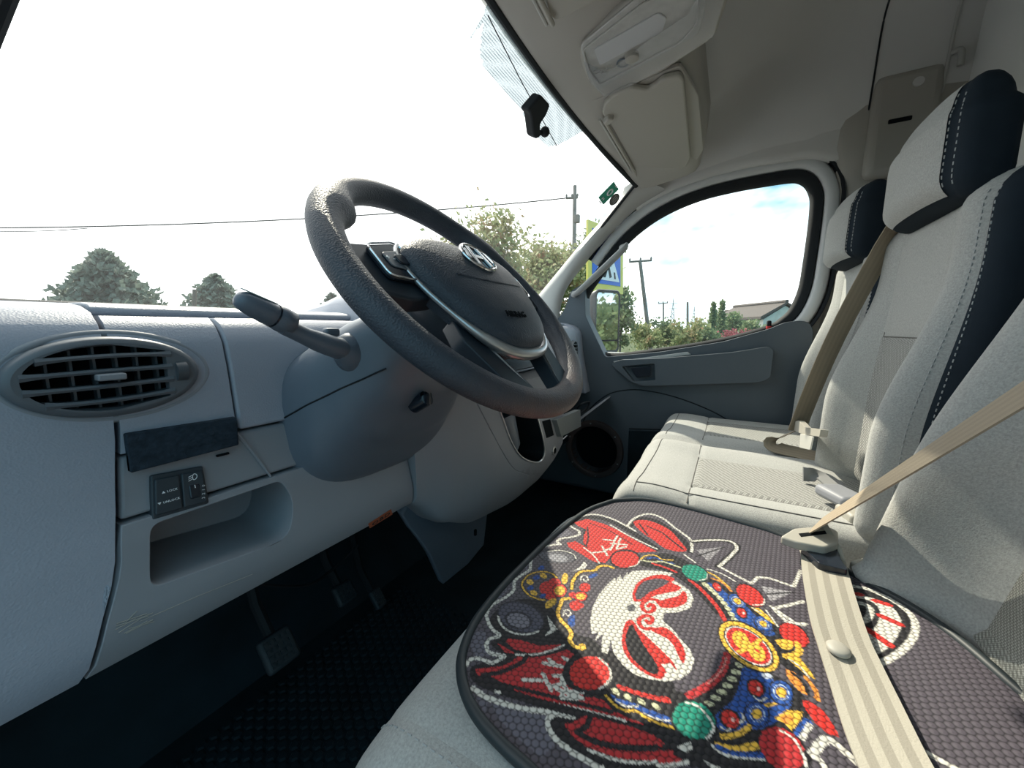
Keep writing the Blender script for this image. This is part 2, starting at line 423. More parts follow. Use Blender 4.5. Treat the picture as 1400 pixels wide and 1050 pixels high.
# ---- passenger door and side window
DX = .80
Gpx = [(830, 484), (816, 464), (804, 446), (802, 425), (803, 404), (826, 370), (854, 334), (886, 306), (920, 286), (960, 270), (1003, 259), (1046, 251), (1080, 246), (1094, 247), (1104, 254), (1110, 268), (1110, 285), (1107, 314), (1100, 363), (1094, 395), (1082, 422), (1068, 436), (1050, 446), (989, 463), (903, 477)]
G = catmull([on(a, b, 'x', DX) for a, b in Gpx], 4, True)
def offset(poly, d, x):
    n = len(poly); out = []; cy = sum(p.y for p in poly)/n; cz = sum(p.z for p in poly)/n
    for i in range(n):
        t = (poly[(i+1) % n]-poly[i-1]); nn = Vector((0, t.z, -t.y)).normalized()
        if nn.y*(poly[i].y-cy)+nn.z*(poly[i].z-cz) < 0: nn = -nn
        p = poly[i]+nn*d; out.append(Vector((x, p.y, p.z)))
    return out
wn2 = thing('window_2', (.83, .1, .70), kind='structure')
gl = [Vector((.822, p.y, p.z)) for p in offset(G, .012, .822)]
O('side_glass', gl, [tuple(range(len(gl)))], glass_mat('side_glass', (.95, .98, .97), .03, dirt=.03), wn2, smooth=0)

def ringstrip(offs):
    """loft closed ring sections: list of (offset, x)"""
    n = len(G); cols = [offset(G, d, x) for d, x in offs]
    return loft([[c[i] for c in cols] for i in range(n)]+[[c[0] for c in cols]], True, False)
dr = thing('door_1', (.80, .25, .05), kind='structure')
O('window_seal', *ringstrip([(-.004, .826), (-.004, .800), (.006, .788), (.026, .786), (.030, .80), (.030, .826)]), BLACK, dr, smooth=60)
# painted frame over the glass, from the sail panel round to the rear corner
n = len(G)
fo = [(.029, .80), (.031, .782), (.040, .775), (.062, .775), (.068, .785), (.068, .83), (.029, .83)]
cols = [offset(G, d, x) for d, x in fo]
idx = [i for i in range(n) if 5*4 <= i <= 21*4]
O('window_frame', *loft([[c[i] for c in cols] for i in idx]), METALP, dr, smooth=60)
cols2 = [offset(G, d, x) for d, x in [(.070, .79), (.072, .772), (.080, .770), (.084, .79)]]
O('weather_strip', *loft([[c[i] for c in cols2] for i in idx]), BLACK, dr, smooth=60)

belt = [(828, 488), (903, 481), (989, 467), (1050, 450), (1072, 441), (1092, 438), (1107, 441), (1112, 452)]
pan = [on(a, b, 'x', .775) for a, b in belt]
y0 = pan[-1].y
pan += [Vector((.775, y0-.01, .30)), Vector((.775, y0-.01, .04)), Vector((.775, .80, .04)), Vector((.775, .82, .62))]
pan += [on(a, b, 'x', .775) for a, b in [(772, 424), (781, 398), (800, 386), (801, 432)]]
pan = round2(pan, .012, 3)
dp = O('door_panel', *prism([p-Vector((.006, 0, 0)) for p in pan], (.066, 0, 0)), DOORP, dr, bevel=.006)
lowp = [on(860, 588, 'x', .768), on(1112, 592, 'x', .768)]; lowp = [Vector((.768, p.y, p.z)) for p in lowp]
O('lower_panel', *prism([lowp[0], lowp[1], Vector((.768, lowp[1].y, .05)), Vector((.768, lowp[0].y, .05))], (-.006, 0, 0)), CARPET, dr, bevel=.003)
# armrest with pull recess
arm = round2([on(a, b, 'x', .735) for a, b in [(834, 498), (848, 492), (905, 490), (1000, 482), (1050, 474), (1058, 478), (1053, 517), (1040, 523), (880, 528), (862, 522), (848, 510)]], .014, 4)
ar = O('armrest', *prism(arm, (.05, 0, 0)), DOORP, dr, bevel=.008)
rec = round2([on(a, b, 'x', .735) for a, b in [(850, 501), (895, 497), (896, 520), (866, 522)]], .006, 3)
cut(ar, prism([p-Vector((.01, 0, 0)) for p in rec], (.035, 0, 0)))
O('handle_recess', *prism([p+Vector((.026, 0, 0)) for p in rec], (.002, 0, 0)), VOID, ar)
lev = round2([on(a, b, 'x', .738) for a, b in [(862, 503), (890, 501), (889, 514), (870, 516)]], .004, 3)
O('door_lever', *prism(lev, (.012, 0, 0)), GLOSS, ar, bevel=.002)
O('armrest_button', *prism(round2([on(a, b, 'x', .7345) for a, b in [(1009, 497), (1017, 496), (1017, 504), (1009, 505)]], .002, 2), (.003, 0, 0)), DOORP, ar, bevel=.0006)
lip = catmull([on(a, b, 'x', .74) for a, b in [(846, 493), (900, 491), (1000, 482), (1048, 475)]], 6)
# ledge above the armrest, sunlight on it put in as a pale colour
led = [on(a, b, 'x', .762) for a, b in [(838, 494), (880, 489), (940, 481), (945, 485), (890, 493), (842, 498)]]
O('armrest_ledge', *prism(led, (.02, 0, 0)), M('sunlit_ledge_tint', (.42, .43, .42), .5), dr, bevel=.003)
# panel seams and map pocket line
def door_line(name, pts, r=.0022, x=.7690, mat=BLACK): return O(name, *tube(catmull([on(a, b, 'x', x) for a, b in pts], 6), r, 6), mat, dr)
door_line('pocket_seam', [(795, 582), (806, 560), (830, 540), (858, 533), (890, 535), (930, 545), (975, 563), (1010, 584)])
door_line('panel_seam', [(860, 586), (960, 588), (1060, 590), (1112, 591)], .003)
# open speaker hole with brown ring
sc = on(812, 614, 'x', .765); 
R1, R2 = .132, .104
ringp = []
for k in range(41):
    a = 2*pi*k/40; ringp.append([Vector((x, sc.y+r*cos(a), sc.z+r*sin(a))) for r, x in ((R2, .80), (R2, .756), (R2+.006, .752), (R1-.004, .754), (R1, .777))])
cut(dp, prism([Vector((.74, sc.y+R2*cos(2*pi*k/32), sc.z+R2*sin(2*pi*k/32))) for k in range(32)], (.085, 0, 0)))
sp = O('speaker_ring', *loft(ringp, False), M('brown_ring', (.085, .060, .056), .6, .4), dr, smooth=50)
O('speaker_void', *prism([Vector((.822, sc.y+(R2+.01)*cos(2*pi*k/32), sc.z+(R2+.01)*sin(2*pi*k/32))) for k in range(32)], (.006, 0, 0)), VOID, dr)
for k in range(6):
    a = .4+k*pi/3
    O('screw', *tube([(.750, sc.y+.118*cos(a), sc.z+.118*sin(a)), (.756, sc.y+.118*cos(a), sc.z+.118*sin(a))], .0035, 8), SILVER, sp)
# lock pin
lp = on(1051, 447, 'x', .79)
pin = O('lock_pin', *tube([lp+Vector((0, 0, z)) for z in (-.012, .0, .016, .021, .023)], [.007, .0075, .0075, .006, .002], 12), BLACK, dr)
O('lock_pin_band', *tube([lp+Vector((0, 0, z)) for z in (-.006, .003)], .0082, 12), M('red_plastic', (.55, .03, .03), .5), pin)
O('door_skin', *box((.858, .27, .34), (.02, 1.12, .62)), METALP, dr, bevel=.01)

# grab handle on the A pillar
gh = thing('grab_handle', on(845, 380, 'x', .74), 'pale grey grab handle screwed to the passenger side windscreen pillar', 'handle')
h0, h1 = on(786, 402, 'x', .745), on(853, 338, 'x', .725)
d = (h1-h0); off = Vector((-.028, -.02, 0))
pth = catmull([h0+off*.1, h0+d*.06+off, h0+d*.5+off*1.25, h0+d*.94+off, h1+off*.1], 8)
O('grip', *tube(pth, [.010+.004*sin(pi*i/(len(pth)-1)) for i in range(len(pth))], 12, sec=(1.25, .8)), M('handle_plastic', (.34, .345, .34), .45), gh)
for q in (h0, h1): O('mount', *tube([q+Vector((.014, .01, 0)), q+off*.35], [.014, .012], 12), M('handle_plastic', (.34, .345, .34)), gh)

# cant rail above the door, door post and bulkhead
ap = catmull([on(a, b, 'x', .795) for a, b in [(872, 290), (888, 279), (920, 262), (960, 247), (1017, 232), (1074, 223), (1103, 219), (1126, 222), (1150, 226)]], 5)
rows = []
for p in ap:
    rows.append([Vector((.82, p.y, p.z-.006)), Vector((.775, p.y, p.z-.004)), Vector((.764, p.y, p.z+.004)), Vector((.760, p.y, p.z+.02)), Vector((.757, p.y, max(p.z+.05, 1.30))), Vector((.752, p.y, 1.36)), Vector((.82, p.y, 1.37))])
cr = thing('trim_4', (.77, .1, 1.25), kind='structure')
O('cant_rail', *loft(rows), HEADL, cr, smooth=60)
pl = thing('trim_5', (.80, -.35, 0), kind='structure')
secs = []
for z in [0, .3, .6, .9, 1.05, 1.14, 1.2, 1.24, 1.3, 1.36, 1.42]:
    inn = .80-.035*sstep(.95, 1.35, z)-.02*sstep(1.2, 1.3, z)
    ye = interp(z, [(0, -.252), (.80, -.256), (.88, -.270), (1.0, -.272), (1.2, -.257), (1.3, -.245), (1.42, -.235)])
    secs.append([(.86, ye+.005, z), (inn+.012, ye, z), (inn, ye-.016, z), (inn-.008, ye-.06, z), (inn-.012, -.42, z), (inn-.008, -.56, z), (.86, -.56, z)])
O('door_post', *loft(secs), TRIMD, pl, smooth=50)
O('door_jamb', *box((.848, -.245, .45), (.02, .10, .92)), TRIMD, pl)
O('belt_guide_cover', *box((.742, -.382, 1.33), (.05, .148, .275)), TRIMD, pl, bevel=.02)
O('belt_slot', *box((.716, -.372, 1.335), (.006, .05, .012)), VOID, pl, bevel=.003)
O('cover_cap', *tube([(.718, -.40, 1.425), (.713, -.40, 1.425)], .012, 16), HEADL, pl)
wr = thing('wall_rear', (0, -.52, 0), kind='structure')
O('partition', *box((0, -.52, .85), (1.68, .03, 1.70)), BULK, wr, bevel=.006)
O('partition_rail', *tube(catmull([(.722, -.455, 1.478), (.716, -.470, 1.482), (.712, -.476, 1.472), (.712, -.477, 1.44)], 6), .007, 10), TRIM, wr)
O('wall_right', *box((.868, .96, .36), (.03, .36, .80)), CARPET, kind='structure')
O('trim_6', *box((.868, .15, -.02), (.05, 1.3, .12)), DOORP, bevel=.01, kind='structure')
wl = thing('wall_left', (-.88, -.5, 0), kind='structure')
O('left_door_post', *box((-.90, -.48, .75), (.06, .22, 1.5)), TRIMD, wl, bevel=.02)
O('left_roof_rail', *box((-.86, .0, 1.36), (.10, .80, .12)), HEADL, wl, bevel=.03)
O('kick_panel', *box((-.955, .95, .36), (.03, .42, .80)), DOORP, wl, bevel=.006)
O('door_sill', *box((-.90, .15, .0), (.10, 1.1, .10)), DOORP, wl, bevel=.02)

# driver door, standing open on its front hinges
dd = thing('door_2', (-.95, .84, .05), kind='structure')
ang = radians(68); dxv = Vector((-sin(ang), -cos(ang), 0)); dnv = Vector((-dxv.y, dxv.x, 0)); h0_ = Vector((-.96, .84, 0))
def dpt(a, z, t=0): return h0_+dxv*a+dnv*t+Vector((0, 0, z))
lower = [dpt(0, .05), dpt(1.05, .05), dpt(1.05, .78), dpt(0, .66)]
O('door_panel', *prism(lower, dnv*.08), DOORP, dd, bevel=.01)
O('door_armrest', *prism([dpt(.25, .50, .08), dpt(.95, .50, .08), dpt(.95, .62, .08), dpt(.25, .60, .08)], dnv*.05), DOORP, dd, bevel=.012)
fr_ = [dpt(0, .66, .02), dpt(.10, .84, .02), dpt(.42, 1.18, .02), dpt(.60, 1.26, .02), dpt(.98, 1.27, .02), dpt(1.04, 1.20, .02), dpt(1.05, .78, .02)]
O('window_frame', *tube(catmull(fr_, 5), .028, 10), BLACK, dd)
gp = catmull(fr_, 4); O('door_glass', [p+dnv*.005 for p in gp], [tuple(range(len(gp)))], MATS['side_glass'], dd, smooth=0)
# ================================================================== DASHBOARD
YF = [(.44, .466), (.47, .456), (.54, .470), (.60, .484), (.66, .494), (.70, .498), (.735, .504), (.752, .514), (.765, .532), (.772, .556), (.777, .60)]
def ddy(x): return .065*sstep(.0, .75, x)
def yface(x, z): return interp(z, YF)+ddy(x)
def dashf(p): return p.y-yface(p.x, p.z)
def DF(px, py): return hit(px, py, dashf, .1, 1.5)
SEAM = [(.44, -.785), (.47, -.769), (.54, -.745), (.60, -.735), (.66, -.7265), (.80, -.720)]
def xs(z): return interp(z, SEAM)

db = thing('dashboard', (0, .65, .45), 'grey grained plastic van dashboard stretching under the windscreen', 'dashboard')
def panel(name, x0, x1, zs, mat, nx=16, dy=0., yb=.60, topf=None, bev=.0035, label=None):
    f0 = x0 if callable(x0) else (lambda z: x0); f1 = x1 if callable(x1) else (lambda z: x1)
    secs = []
    for i in range(nx+1):
        t = i/nx; s = []
        for z in zs: x = lerp(f0(z), f1(z), t); s.append(Vector((x, yface(x, z)+dy, z)))
        xb, xt = lerp(f0(zs[0]), f1(zs[0]), t), lerp(f0(zs[-1]), f1(zs[-1]), t)
        ybk = max(yb+ddy(xt), s[-1].y+.01)
        s += [Vector((xt, ybk, zs[-1])), Vector((xb, ybk, zs[0]))]
        secs.append(s)
    return O(name, *loft(secs), mat, db, bevel=bev, smooth=50, label=label)
def zr(a, b, n): return [a+(b-a)*i/n for i in range(n+1)]
top_zs = [.74, .748, .755, .761, .766, .770, .773, .775, .777]
pA = panel('end_panel', -.99, lambda z: xs(z)-.002, [.452, .462]+zr(.48, .73, 12)+top_zs, DASH, 12, yb=.66)
pB = panel('vent_panel', lambda z: xs(z)+.002, -.6295, zr(.634, .735, 8)+[.743, .750, .756, .760, .763], DASH, 8)
pC = panel('column_panel', -.6265, .70, zr(.634, .735, 8)+[.743, .750, .756, .760, .763], DASH, 40)
pS = panel('switch_panel', lambda z: xs(z)+.002, -.40, zr(.5735, .631, 5), DASH_SM, 12, dy=.004)
pD = panel('knee_panel', lambda z: xs(z)+.002, -.386, [.452, .462]+zr(.48, .5705, 6), DASH_SM, 14)
pR = panel('far_end_panel', .703, .83, zr(.48, .735, 10)+top_zs, DASH, 6, yb=.70)
panel('centre_stack', -.24, .20, zr(.640, .735, 6)+[.743, .750, .756], GLOSS, 12, dy=-.003)
panel('glove_box_surround', .23, .70, zr(.50, .631, 6), DASH_SM, 10, dy=.03)
# upper pad
secs = []
for i in range(41):
    x = xs(.77)+.002+(.795-xs(.77))*i/40; d = ddy(x)
    secs.append([(x, y+d*(1 if y < .7 else .0), z) for y, z in [(.575, .752), (.560, .766), (.561, .771), (.567, .775), (.585, .7775), (.70, .780), (.85, .783), (1.02, .786), (1.02, .74), (.70, .74)]])
O('upper_pad', *loft(secs), DASH, db, bevel=.003)
secs = []
O('end_top', *loft([[(x, .60, .74), (x, .598, .777), (x, .70, .780), (x, 1.02, .786), (x, 1.02, .74)] for x in (-.99, -.9, -.8, xs(.77)-.002)]), DASH, db)
# instrument hood behind the wheel
secs = []
for i in range(21):
    t = i/20; x = -.415+.26*t; h = sin(pi*min(1, max(0, t)))**.5
    secs.append([(x, .500, .745), (x, .500+.03*(1-h), .752+.080*h), (x, .52+.02*(1-h), .760+.088*h), (x, .62, .765+.075*h), (x, .74, .77+.02*h), (x, .78, .74)])
O('instrument_hood', *loft(secs), DASH, db, smooth=60)

# ---- oval air vent
vc = Vector((-.724, .490, .7065)); VA, VB = .0635, .0345
def ell(t, a, b): 
    return Vector((vc.x+a*cos(t), 0, vc.z+b*sin(t)))
for p in (pA, pB): cut(p, prism([ell(2*pi*k/48, VA+.002, VB+.002)+Vector((0, .44, 0)) for k in range(48)], (0, .12, 0)))
def vent(parent, vc, VA, VB, sgn=1):
    v = O('air_vent', *loft([[Vector((vc.x+(VA+da)*cos(2*pi*k/48), vc.y+dy, vc.z+(VB+da)*sin(2*pi*k/48))) for da, dy in ((.0025, .020), (.002, .004), (.0, .0), (-.004, -.001), (-.006, .004), (-.006, .03))] for k in range(49)], True, False), DARKV, parent, smooth=60)
    O('vent_duct', *loft([[Vector((vc.x+(VA-.004)*cos(2*pi*k/32), vc.y+y, vc.z+(VB-.004)*sin(2*pi*k/32))) for k in range(32)] for y in (.026, .07)]), VOID, v)
    xr = vc.x+sgn*VA*.66
    # grille frame: oval plate with one opening, then four slats across it
    outr = [Vector((vc.x+(VA-.0035)*cos(2*pi*k/48), vc.y-.001, vc.z+(VB-.0035)*sin(2*pi*k/48))) for k in range(48)]
    fr0 = O('grille_frame', *prism(outr, (0, .009, 0)), DARKV, v)
    op = []
    for k in range(24):
        a = pi/2+pi*k/23; op.append(Vector((vc.x+sgn*(VA*.86*cos(a)-.001), vc.y-.01, vc.z+VB*.87*sin(a))))
    op = [Vector((xr-sgn*.004, vc.y-.01, vc.z+VB*.66))]+op+[Vector((xr-sgn*.004, vc.y-.01, vc.z-VB*.66))]
    op = [p for p in op if True]
    cut(fr0, prism(op, (0, .03, 0)))
    for zo in (.0178, .0055, -.0070, -.0190):
        e = sqrt(max(.0, 1-(zo/(VB*.87))**2)); xl = vc.x-sgn*(VA*.86*e+.002); secs = []
        for k in range(15):
            t = k/14; x = lerp(xl, xr, t); th = .0019+.0014*(abs(2*t-1)**6); b_ = zo*.10*(1-(2*t-1)**2)+.001*(2*t-1)
            zz = vc.z+zo+b_; secs.append([(x, vc.y-.0012, zz-th), (x, vc.y-.0026, zz), (x, vc.y-.0012, zz+th), (x, vc.y+.014, zz+th*.8), (x, vc.y+.014, zz-th*.8)])
        O('slat', *loft(secs), DARKV, v, smooth=50)
    for i in range(6):
        x = lerp(vc.x-sgn*VA*.72, xr, (i+.5)/6); e = sqrt(max(0, 1-((x-vc.x)/VA)**2))*VB*.9
        O('vane', *box((x, vc.y+.018, vc.z), (.0018, .010, 2*e)), DARKV, v)
    # right cheek with thumb wheel
    ch = [Vector((xr, vc.y, vc.z-VB*.62)), Vector((xr, vc.y, vc.z+VB*.62))]
    a0 = math.acos(.72)
    ch += [Vector((vc.x+sgn*(VA-.004)*cos(a0*(1-2*k/10)), vc.y, vc.z+(VB-.004)*sin(a0*(1-2*k/10)))) for k in range(11)]
    O('vent_cheek', *prism(ch, (0, .02, 0)), DARKV, v, bevel=.0012)
    O('thumb_wheel', *tube([(vc.x+sgn*VA*.70, vc.y+.003, vc.z+.001), (vc.x+sgn*VA*.84, vc.y+.003, vc.z+.001)], .0105, 20), DARKV2, v)
    O('vent_tab', *box((vc.x-sgn*.004, vc.y-.004, vc.z+.001), (.019, .012, .006)), DASH_SM, v, bevel=.0015)
    return v
DARKV = M('vent_plastic', (.105, .118, .135), .42, .5); DARKV2 = M('vent_wheel', (.06, .07, .082), .45, .5)
vent(db, vc, VA, VB, 1)
# scoop lip round the vent
O('vent_lip', *tube([Vector((vc.x+.004+(VA+.008)*cos(a), yface(vc.x, vc.z+(VB+.005)*sin(a))+.0034, vc.z+(VB+.005)*sin(a))) for a in [2*pi*k/60 for k in range(60)]], .0040, 8, True), DASH_SM, db, smooth=80)
# small vent at the far end of the dashboard
va = on(787, 481, 'y', .545); va.y = yface(va.x, va.z)-.004
fv = O('far_vent', *loft([[va+Vector((.03*cos(2*pi*k/32)*s, dy, .042*sin(2*pi*k/32)*s)) for s, dy in ((1.12, .008), (1.08, -.004), (1, -.005), (.95, .002))] for k in range(33)], True, False), DARKV, db)
O('far_vent_back', *prism([va+Vector((.03*cos(2*pi*k/24), .003, .042*sin(2*pi*k/24))) for k in range(24)], (0, .002, 0)), VOID, fv)
for i in range(5):
    zz = -.03+.015*i; hw = .029*sqrt(1-(zz/.042)**2); O('slat', *box(va+Vector((0, -.003, zz)), (2*hw, .008, .004)), DARKV, fv)

# ---- storage tray in the knee panel
tr = round2([DF(*p) for p in [(206, 722), (384, 660), (402, 686), (398, 738), (207, 808)]], [.010, .008, .016, .022, .010], 4)
cut(pD, prism([p-Vector((0, .03, 0)) for p in tr], (0, .125, .01)))
# crease in the switch panel
O('panel_crease', *tube([DF(322, 590)+Vector((0, -.0005, 0)), DF(352, 625)+Vector((0, .002, 0)), DF(372, 652)+Vector((0, .003, 0))], .0016, 6), DASH_SM, db)

# ---- switches
def quad_box(pts, out, depth, name, mat, parent, bev=.0012, rnd=.002):
    P = [DF(*p) for p in pts]; nrm = (P[1]-P[0]).cross(P[3]-P[0]).normalized()
    if nrm.y > 0: nrm = -nrm
    P = round2([p+nrm*out for p in P], rnd, 3); return O(name, *prism(P, -nrm*depth), mat, parent, bevel=bev), nrm
SW = M('switch_black', (.030, .040, .050), .5, .4)
sw, nrm = quad_box([(206, 650), (277, 637), (286, 688), (208, 711)], .0005, .012, 'switch_bank', SW, db)
s1, _ = quad_box([(210, 656), (243, 649), (248, 695), (211, 705)], .0035, .006, 'lock_switch', SW, sw)
s2, _ = quad_box([(246, 648), (275, 643), (282, 686), (250, 694)], .0035, .006, 'headlamp_switch', SW, sw)
w, _ = quad_box([(255, 664), (270, 661), (273, 679), (258, 683)], .0052, .006, 'level_wheel', GLOSS, s2)
o1 = DF(229, 671)+nrm*.0056; xd = (DF(248, 664)-DF(211, 674)); yd = DF(228, 655)-DF(229, 700)
text('switch_marking', '▲ LOCK', .0030, o1, xd, yd, WHITE, s1); text('switch_marking', '▼ UNLOCK', .0030, DF(228, 685)+nrm*.0056, xd, yd, WHITE, s1)
for k, ch_ in enumerate('0123'):
    text('switch_marking', ch_, .0038, DF(276, 664+k*5.5)+nrm*.004, yd, -xd, WHITE, s2)
lc = DF(263, 652)+nrm*.004; X, Y = xd.normalized(), yd.normalized()
lamp = [lc+X*.0026*cos(a)*(1 if cos(a) > 0 else .5)+Y*.0030*sin(a) for a in [2*pi*k/20 for k in range(20)]]
O('lamp_symbol', *tube(lamp, .0004, 5, True), WHITE, s2)
for k in range(3): O('lamp_symbol', *tube([lc-X*.0018+Y*(.002-.002*k), lc-X*.0048+Y*(.001-.002*k)], .0004, 5), WHITE, s2)
O('wheel_mark', *tube([DF(263, 663)+nrm*.0055, DF(264, 667)+nrm*.0055], .0004, 5), WHITE, w)
sc_ = DF(306, 622); O('screw_slot', *box(sc_+Vector((0, .003, 0)), (.012, .004, .002)), VOID, db)

# dark foam pad stuck over the joint
P = [DF(*p) for p in [(167, 592), (319, 569), (322, 607), (174, 645)]]
P = [p+Vector((0, -.001, 0)) for p in P]
O('foam_pad', *prism(round2(P, .0015, 2), (0, -.007, .0)), M('foam', (.020, .030, .042), .95, .15, var=.3, vscale=120, bump=('noise', 260, .8, .002)), bevel=.0012,
  label='dark charcoal foam strip stuck on the dashboard below the oval vent', cat='foam pad')
# scuffs on the lower corner of the knee panel
SC = M('scuff', (.31, .30, .28), .8)
rs_ = random.Random(3); parts = []
for k in range(9):
    a = (150+rs_.uniform(0, 30), 858+rs_.uniform(-6, 10)); b = (a[0]+rs_.uniform(18, 45), a[1]-rs_.uniform(8, 20)); parts.append(tube([DF(*a)+Vector((0, -.0004, 0)), DF(*b)+Vector((0, -.0004, 0))], .0005, 5))
parts.append(tube([DF(190, 850)+Vector((0, -.0003, 0)), DF(270, 815)+Vector((0, -.0003, 0)), DF(345, 785)+Vector((0, -.0003, 0))], .0004, 5))
O('scuff_marks', *join(*parts), SC, pD)['kind'] = 'stuff'
# orange sticker on the lower edge
P = [DF(*p)+Vector((0, -.0012, 0)) for p in [(503, 716), (534, 696), (536, 703), (505, 722)]]
ob_ = thing('diagnostic_sticker', P[0], 'small orange sticker lettered OBD on the lower edge of the dashboard', 'sticker')
O('sticker_face', *prism(P, (0, .0006, 0)), M('orange_paper', (.38, .10, .045), .7), ob_)
text('sticker_text', 'OBD', .016, (P[0]+P[2])/2+Vector((0, -.0006, 0)), P[1]-P[0], P[0]-P[3], M('ink', (.02, .02, .02), .7), ob_, squash=.62)

# ---- centre console
def ycon(x): return interp(x, [(-.384, .452), (-.30, .430), (-.20, .412), (-.05, .402), (.10, .404), (.19, .413), (.235, .45)])
def zbot(x): return interp(x, [(-.384, .447), (-.32, .385), (-.24, .350), (-.10, .335), (.05, .340), (.13, .362), (.20, .405), (.235, .46)])
def conf(p): return p.y-(ycon(p.x)+.10*(p.z-.48)**2*4+.015*sstep(.42, .34, p.z))
def CF(px, py): return hit(px, py, conf, .1, 1.6)
secs = []
for i in range(41):
    x = -.3835+.6185*i/40; zb = zbot(x); s = []
    for k in range(13):
        z = lerp(.632, zb+.016, k/12); s.append((x, ycon(x)+.4*(z-.48)**2+.015*sstep(.42, .34, z), z))
    y_ = s[-1][1]; s += [(x, y_+.008, zb+.004), (x, y_+.025, zb), (x, .64, zb), (x, .64, .632)]
    secs.append(s)
cc = O('centre_console', *loft(secs), DASH_SM, db, smooth=50)
gro = catmull([CF(*p) for p in [(650, 548), (674, 594), (699, 637), (716, 647), (733, 649), (756, 637), (770, 612)]], 6)
cut(cc, tube(gro, .0018, 6))
cupp = catmull([CF(*p) for p in [(676, 545), (686, 570), (699, 605), (713, 625), (730, 632), (740, 629), (744, 616), (740, 592), (728, 548)]], 5, False)
cut(cc, prism([p-Vector((0, .02, 0)) for p in cupp], (0, .13, .0)))
cc.data.materials.append(BLACK); xa, xb = min(p.x for p in cupp)-.003, max(p.x for p in cupp)+.003; za, zb2 = min(p.z for p in cupp)-.003, max(p.z for p in cupp)+.003
for p in cc.data.polygons:
    c = p.center+origin_of(cc)
    if xa < c.x < xb and za < c.z < zb2 and c.y < .60 and c.y > ycon(c.x)+.4*(c.z-.48)**2+.006: p.material_index = 1
    elif c.z > .62 and abs(p.normal.z) > .5: p.material_index = 1
O('silver_edging', *tube([p+Vector((0, -.001, 0)) for p in cupp], .0022, 8), SILVER, cc)
O('cup_holder', *tube([CF(707, 600)+Vector((0, .05, .05)), CF(712, 612)+Vector((0, .04, 0)), CF(715, 620)+Vector((0, .05, -.004))], [.038, .034, .028], 24), DARKP, cc)
def con_box(pts, out, depth, name, mat, parent, bev=.0012, rnd=.002, label=None):
    P = [CF(*p) for p in pts]; nr = (P[1]-P[0]).cross(P[3]-P[0]).normalized()
    if nr.y > 0: nr = -nr
    return O(name, *prism(round2([p+nr*out for p in P], rnd, 3), -nr*depth), mat, parent, bevel=bev, label=label)
con_box([(741, 576), (752, 573), (757, 595), (747, 599)], .001, .004, 'blank_socket', VOID, cc)
con_box([(754, 574), (788, 560), (789, 583), (761, 597)], .014, .02, 'console_flap', M('flap', (.16, .17, .17), .5), cc, .002, .003)
con_box([(768, 602), (776, 595), (777, 602), (770, 608)], .0015, .004, 'usb_port', GLOSS, cc)
so = CF(757, 616); O('power_socket', *tube([so+Vector((0, .012, 0)), so+Vector((0, -.003, 0)), so+Vector((0, -.004, 0))], [.0125, .0125, .0095], 20), SILVER, cc)
O('socket_hole', *tube([so+Vector((0, -.0045, 0)), so+Vector((0, .003, 0))], .0085, 18), VOID, cc)
# bracket below the console
P = [on(a, b, 'y', .50) for a, b in [(549, 704), (560, 722), (576, 742), (588, 760), (606, 800), (640, 772), (662, 745), (667, 700), (640, 670), (570, 670)]]
O('console_skirt', *prism(P, (0, .015, .006)), DARKP, db, bevel=.004)
sl_ = on(650, 728, 'y', .498); O('bracket_slot', *box(sl_, (.006, .004, .014)), VOID, db)
# open glove box lid on the passenger side
gb = thing('glove_box_lid', on(808, 565, 'y', .46), 'grey glove box lid hanging open beyond the centre console', 'glove box')
P = [on(a, b, 'y', yy) for a, b, yy in [(786, 580, .47), (790, 572, .50), (828, 545, .42), (826, 549, .40)]]
O('lid_panel', *prism([P[0], P[1], P[1]+Vector((.0, .0, .0)), P[1]], (0, 0, .001)) if False else prism([P[0], P[1], P[2], P[3]], (.16, .02, -.01)), DASH_SM, gb, bevel=.003)
cb = catmull([on(789, 558, 'y', .50), on(796, 552, 'y', .48), on(806, 550, 'y', .47), on(800, 560, 'y', .48), on(792, 566, 'y', .49)], 6)
O('loose_cable', *tube(cb, .004, 8), BLACK, gb)

# ================================================================== STEERING COLUMN AND WHEEL
sh = thing('steering_column', (-.43, .46, .52), 'dark plastic steering column cowl below the steering wheel', 'steering column')
rowsS = [(.33, .062, .742, .790), (.345, .075, .715, .793), (.38, .098, .648, .785), (.42, .122, .588, .771), (.46, .139, .533, .753), (.50, .147, .503, .733), (.53, .149, .490, .72)]
def srow(y):
    g = lambda i: interp(y, [(r[0], r[i]) for r in rowsS]); return g(1), g(2), g(3)
def shsec(y, grow=0.):
    hw, z0, z1 = srow(y); hw += grow; zc, hh = (z0+z1)/2, (z1-z0)/2+grow; s = []
    for k in range(56):
        a = 2*pi*k/56; ca, sa = cos(a), sin(a)
        nx_ = 3.4 if sa > 0 else 3.2
        s.append(Vector((-.429+hw*math.copysign(abs(ca)**(2/nx_), ca), y, zc+hh*math.copysign(abs(sa)**(2/nx_), sa))))
    return s
O('lower_cowl', *loft([shsec(.33+.2*i/24) for i in range(25)]), DARKP, sh, smooth=50)
def shf(p):
    hw, z0, z1 = srow(p.y); zc, hh = (z0+z1)/2, (z1-z0)/2
    return max(abs(p.x+.429)/hw, abs(p.z-zc)/hh)-1
O('cowl_joint', *tube([shsec(y)[0]*0+Vector((-.429-srow(y)[0]*.995-.0005, y, lerp(.705, .628, (y-.36)/.15))) for y in [.365+.145*i/12 for i in range(13)]], .0012, 6), BLACK, sh)
kp = hit(573, 545, lambda p: p.y-.375); 
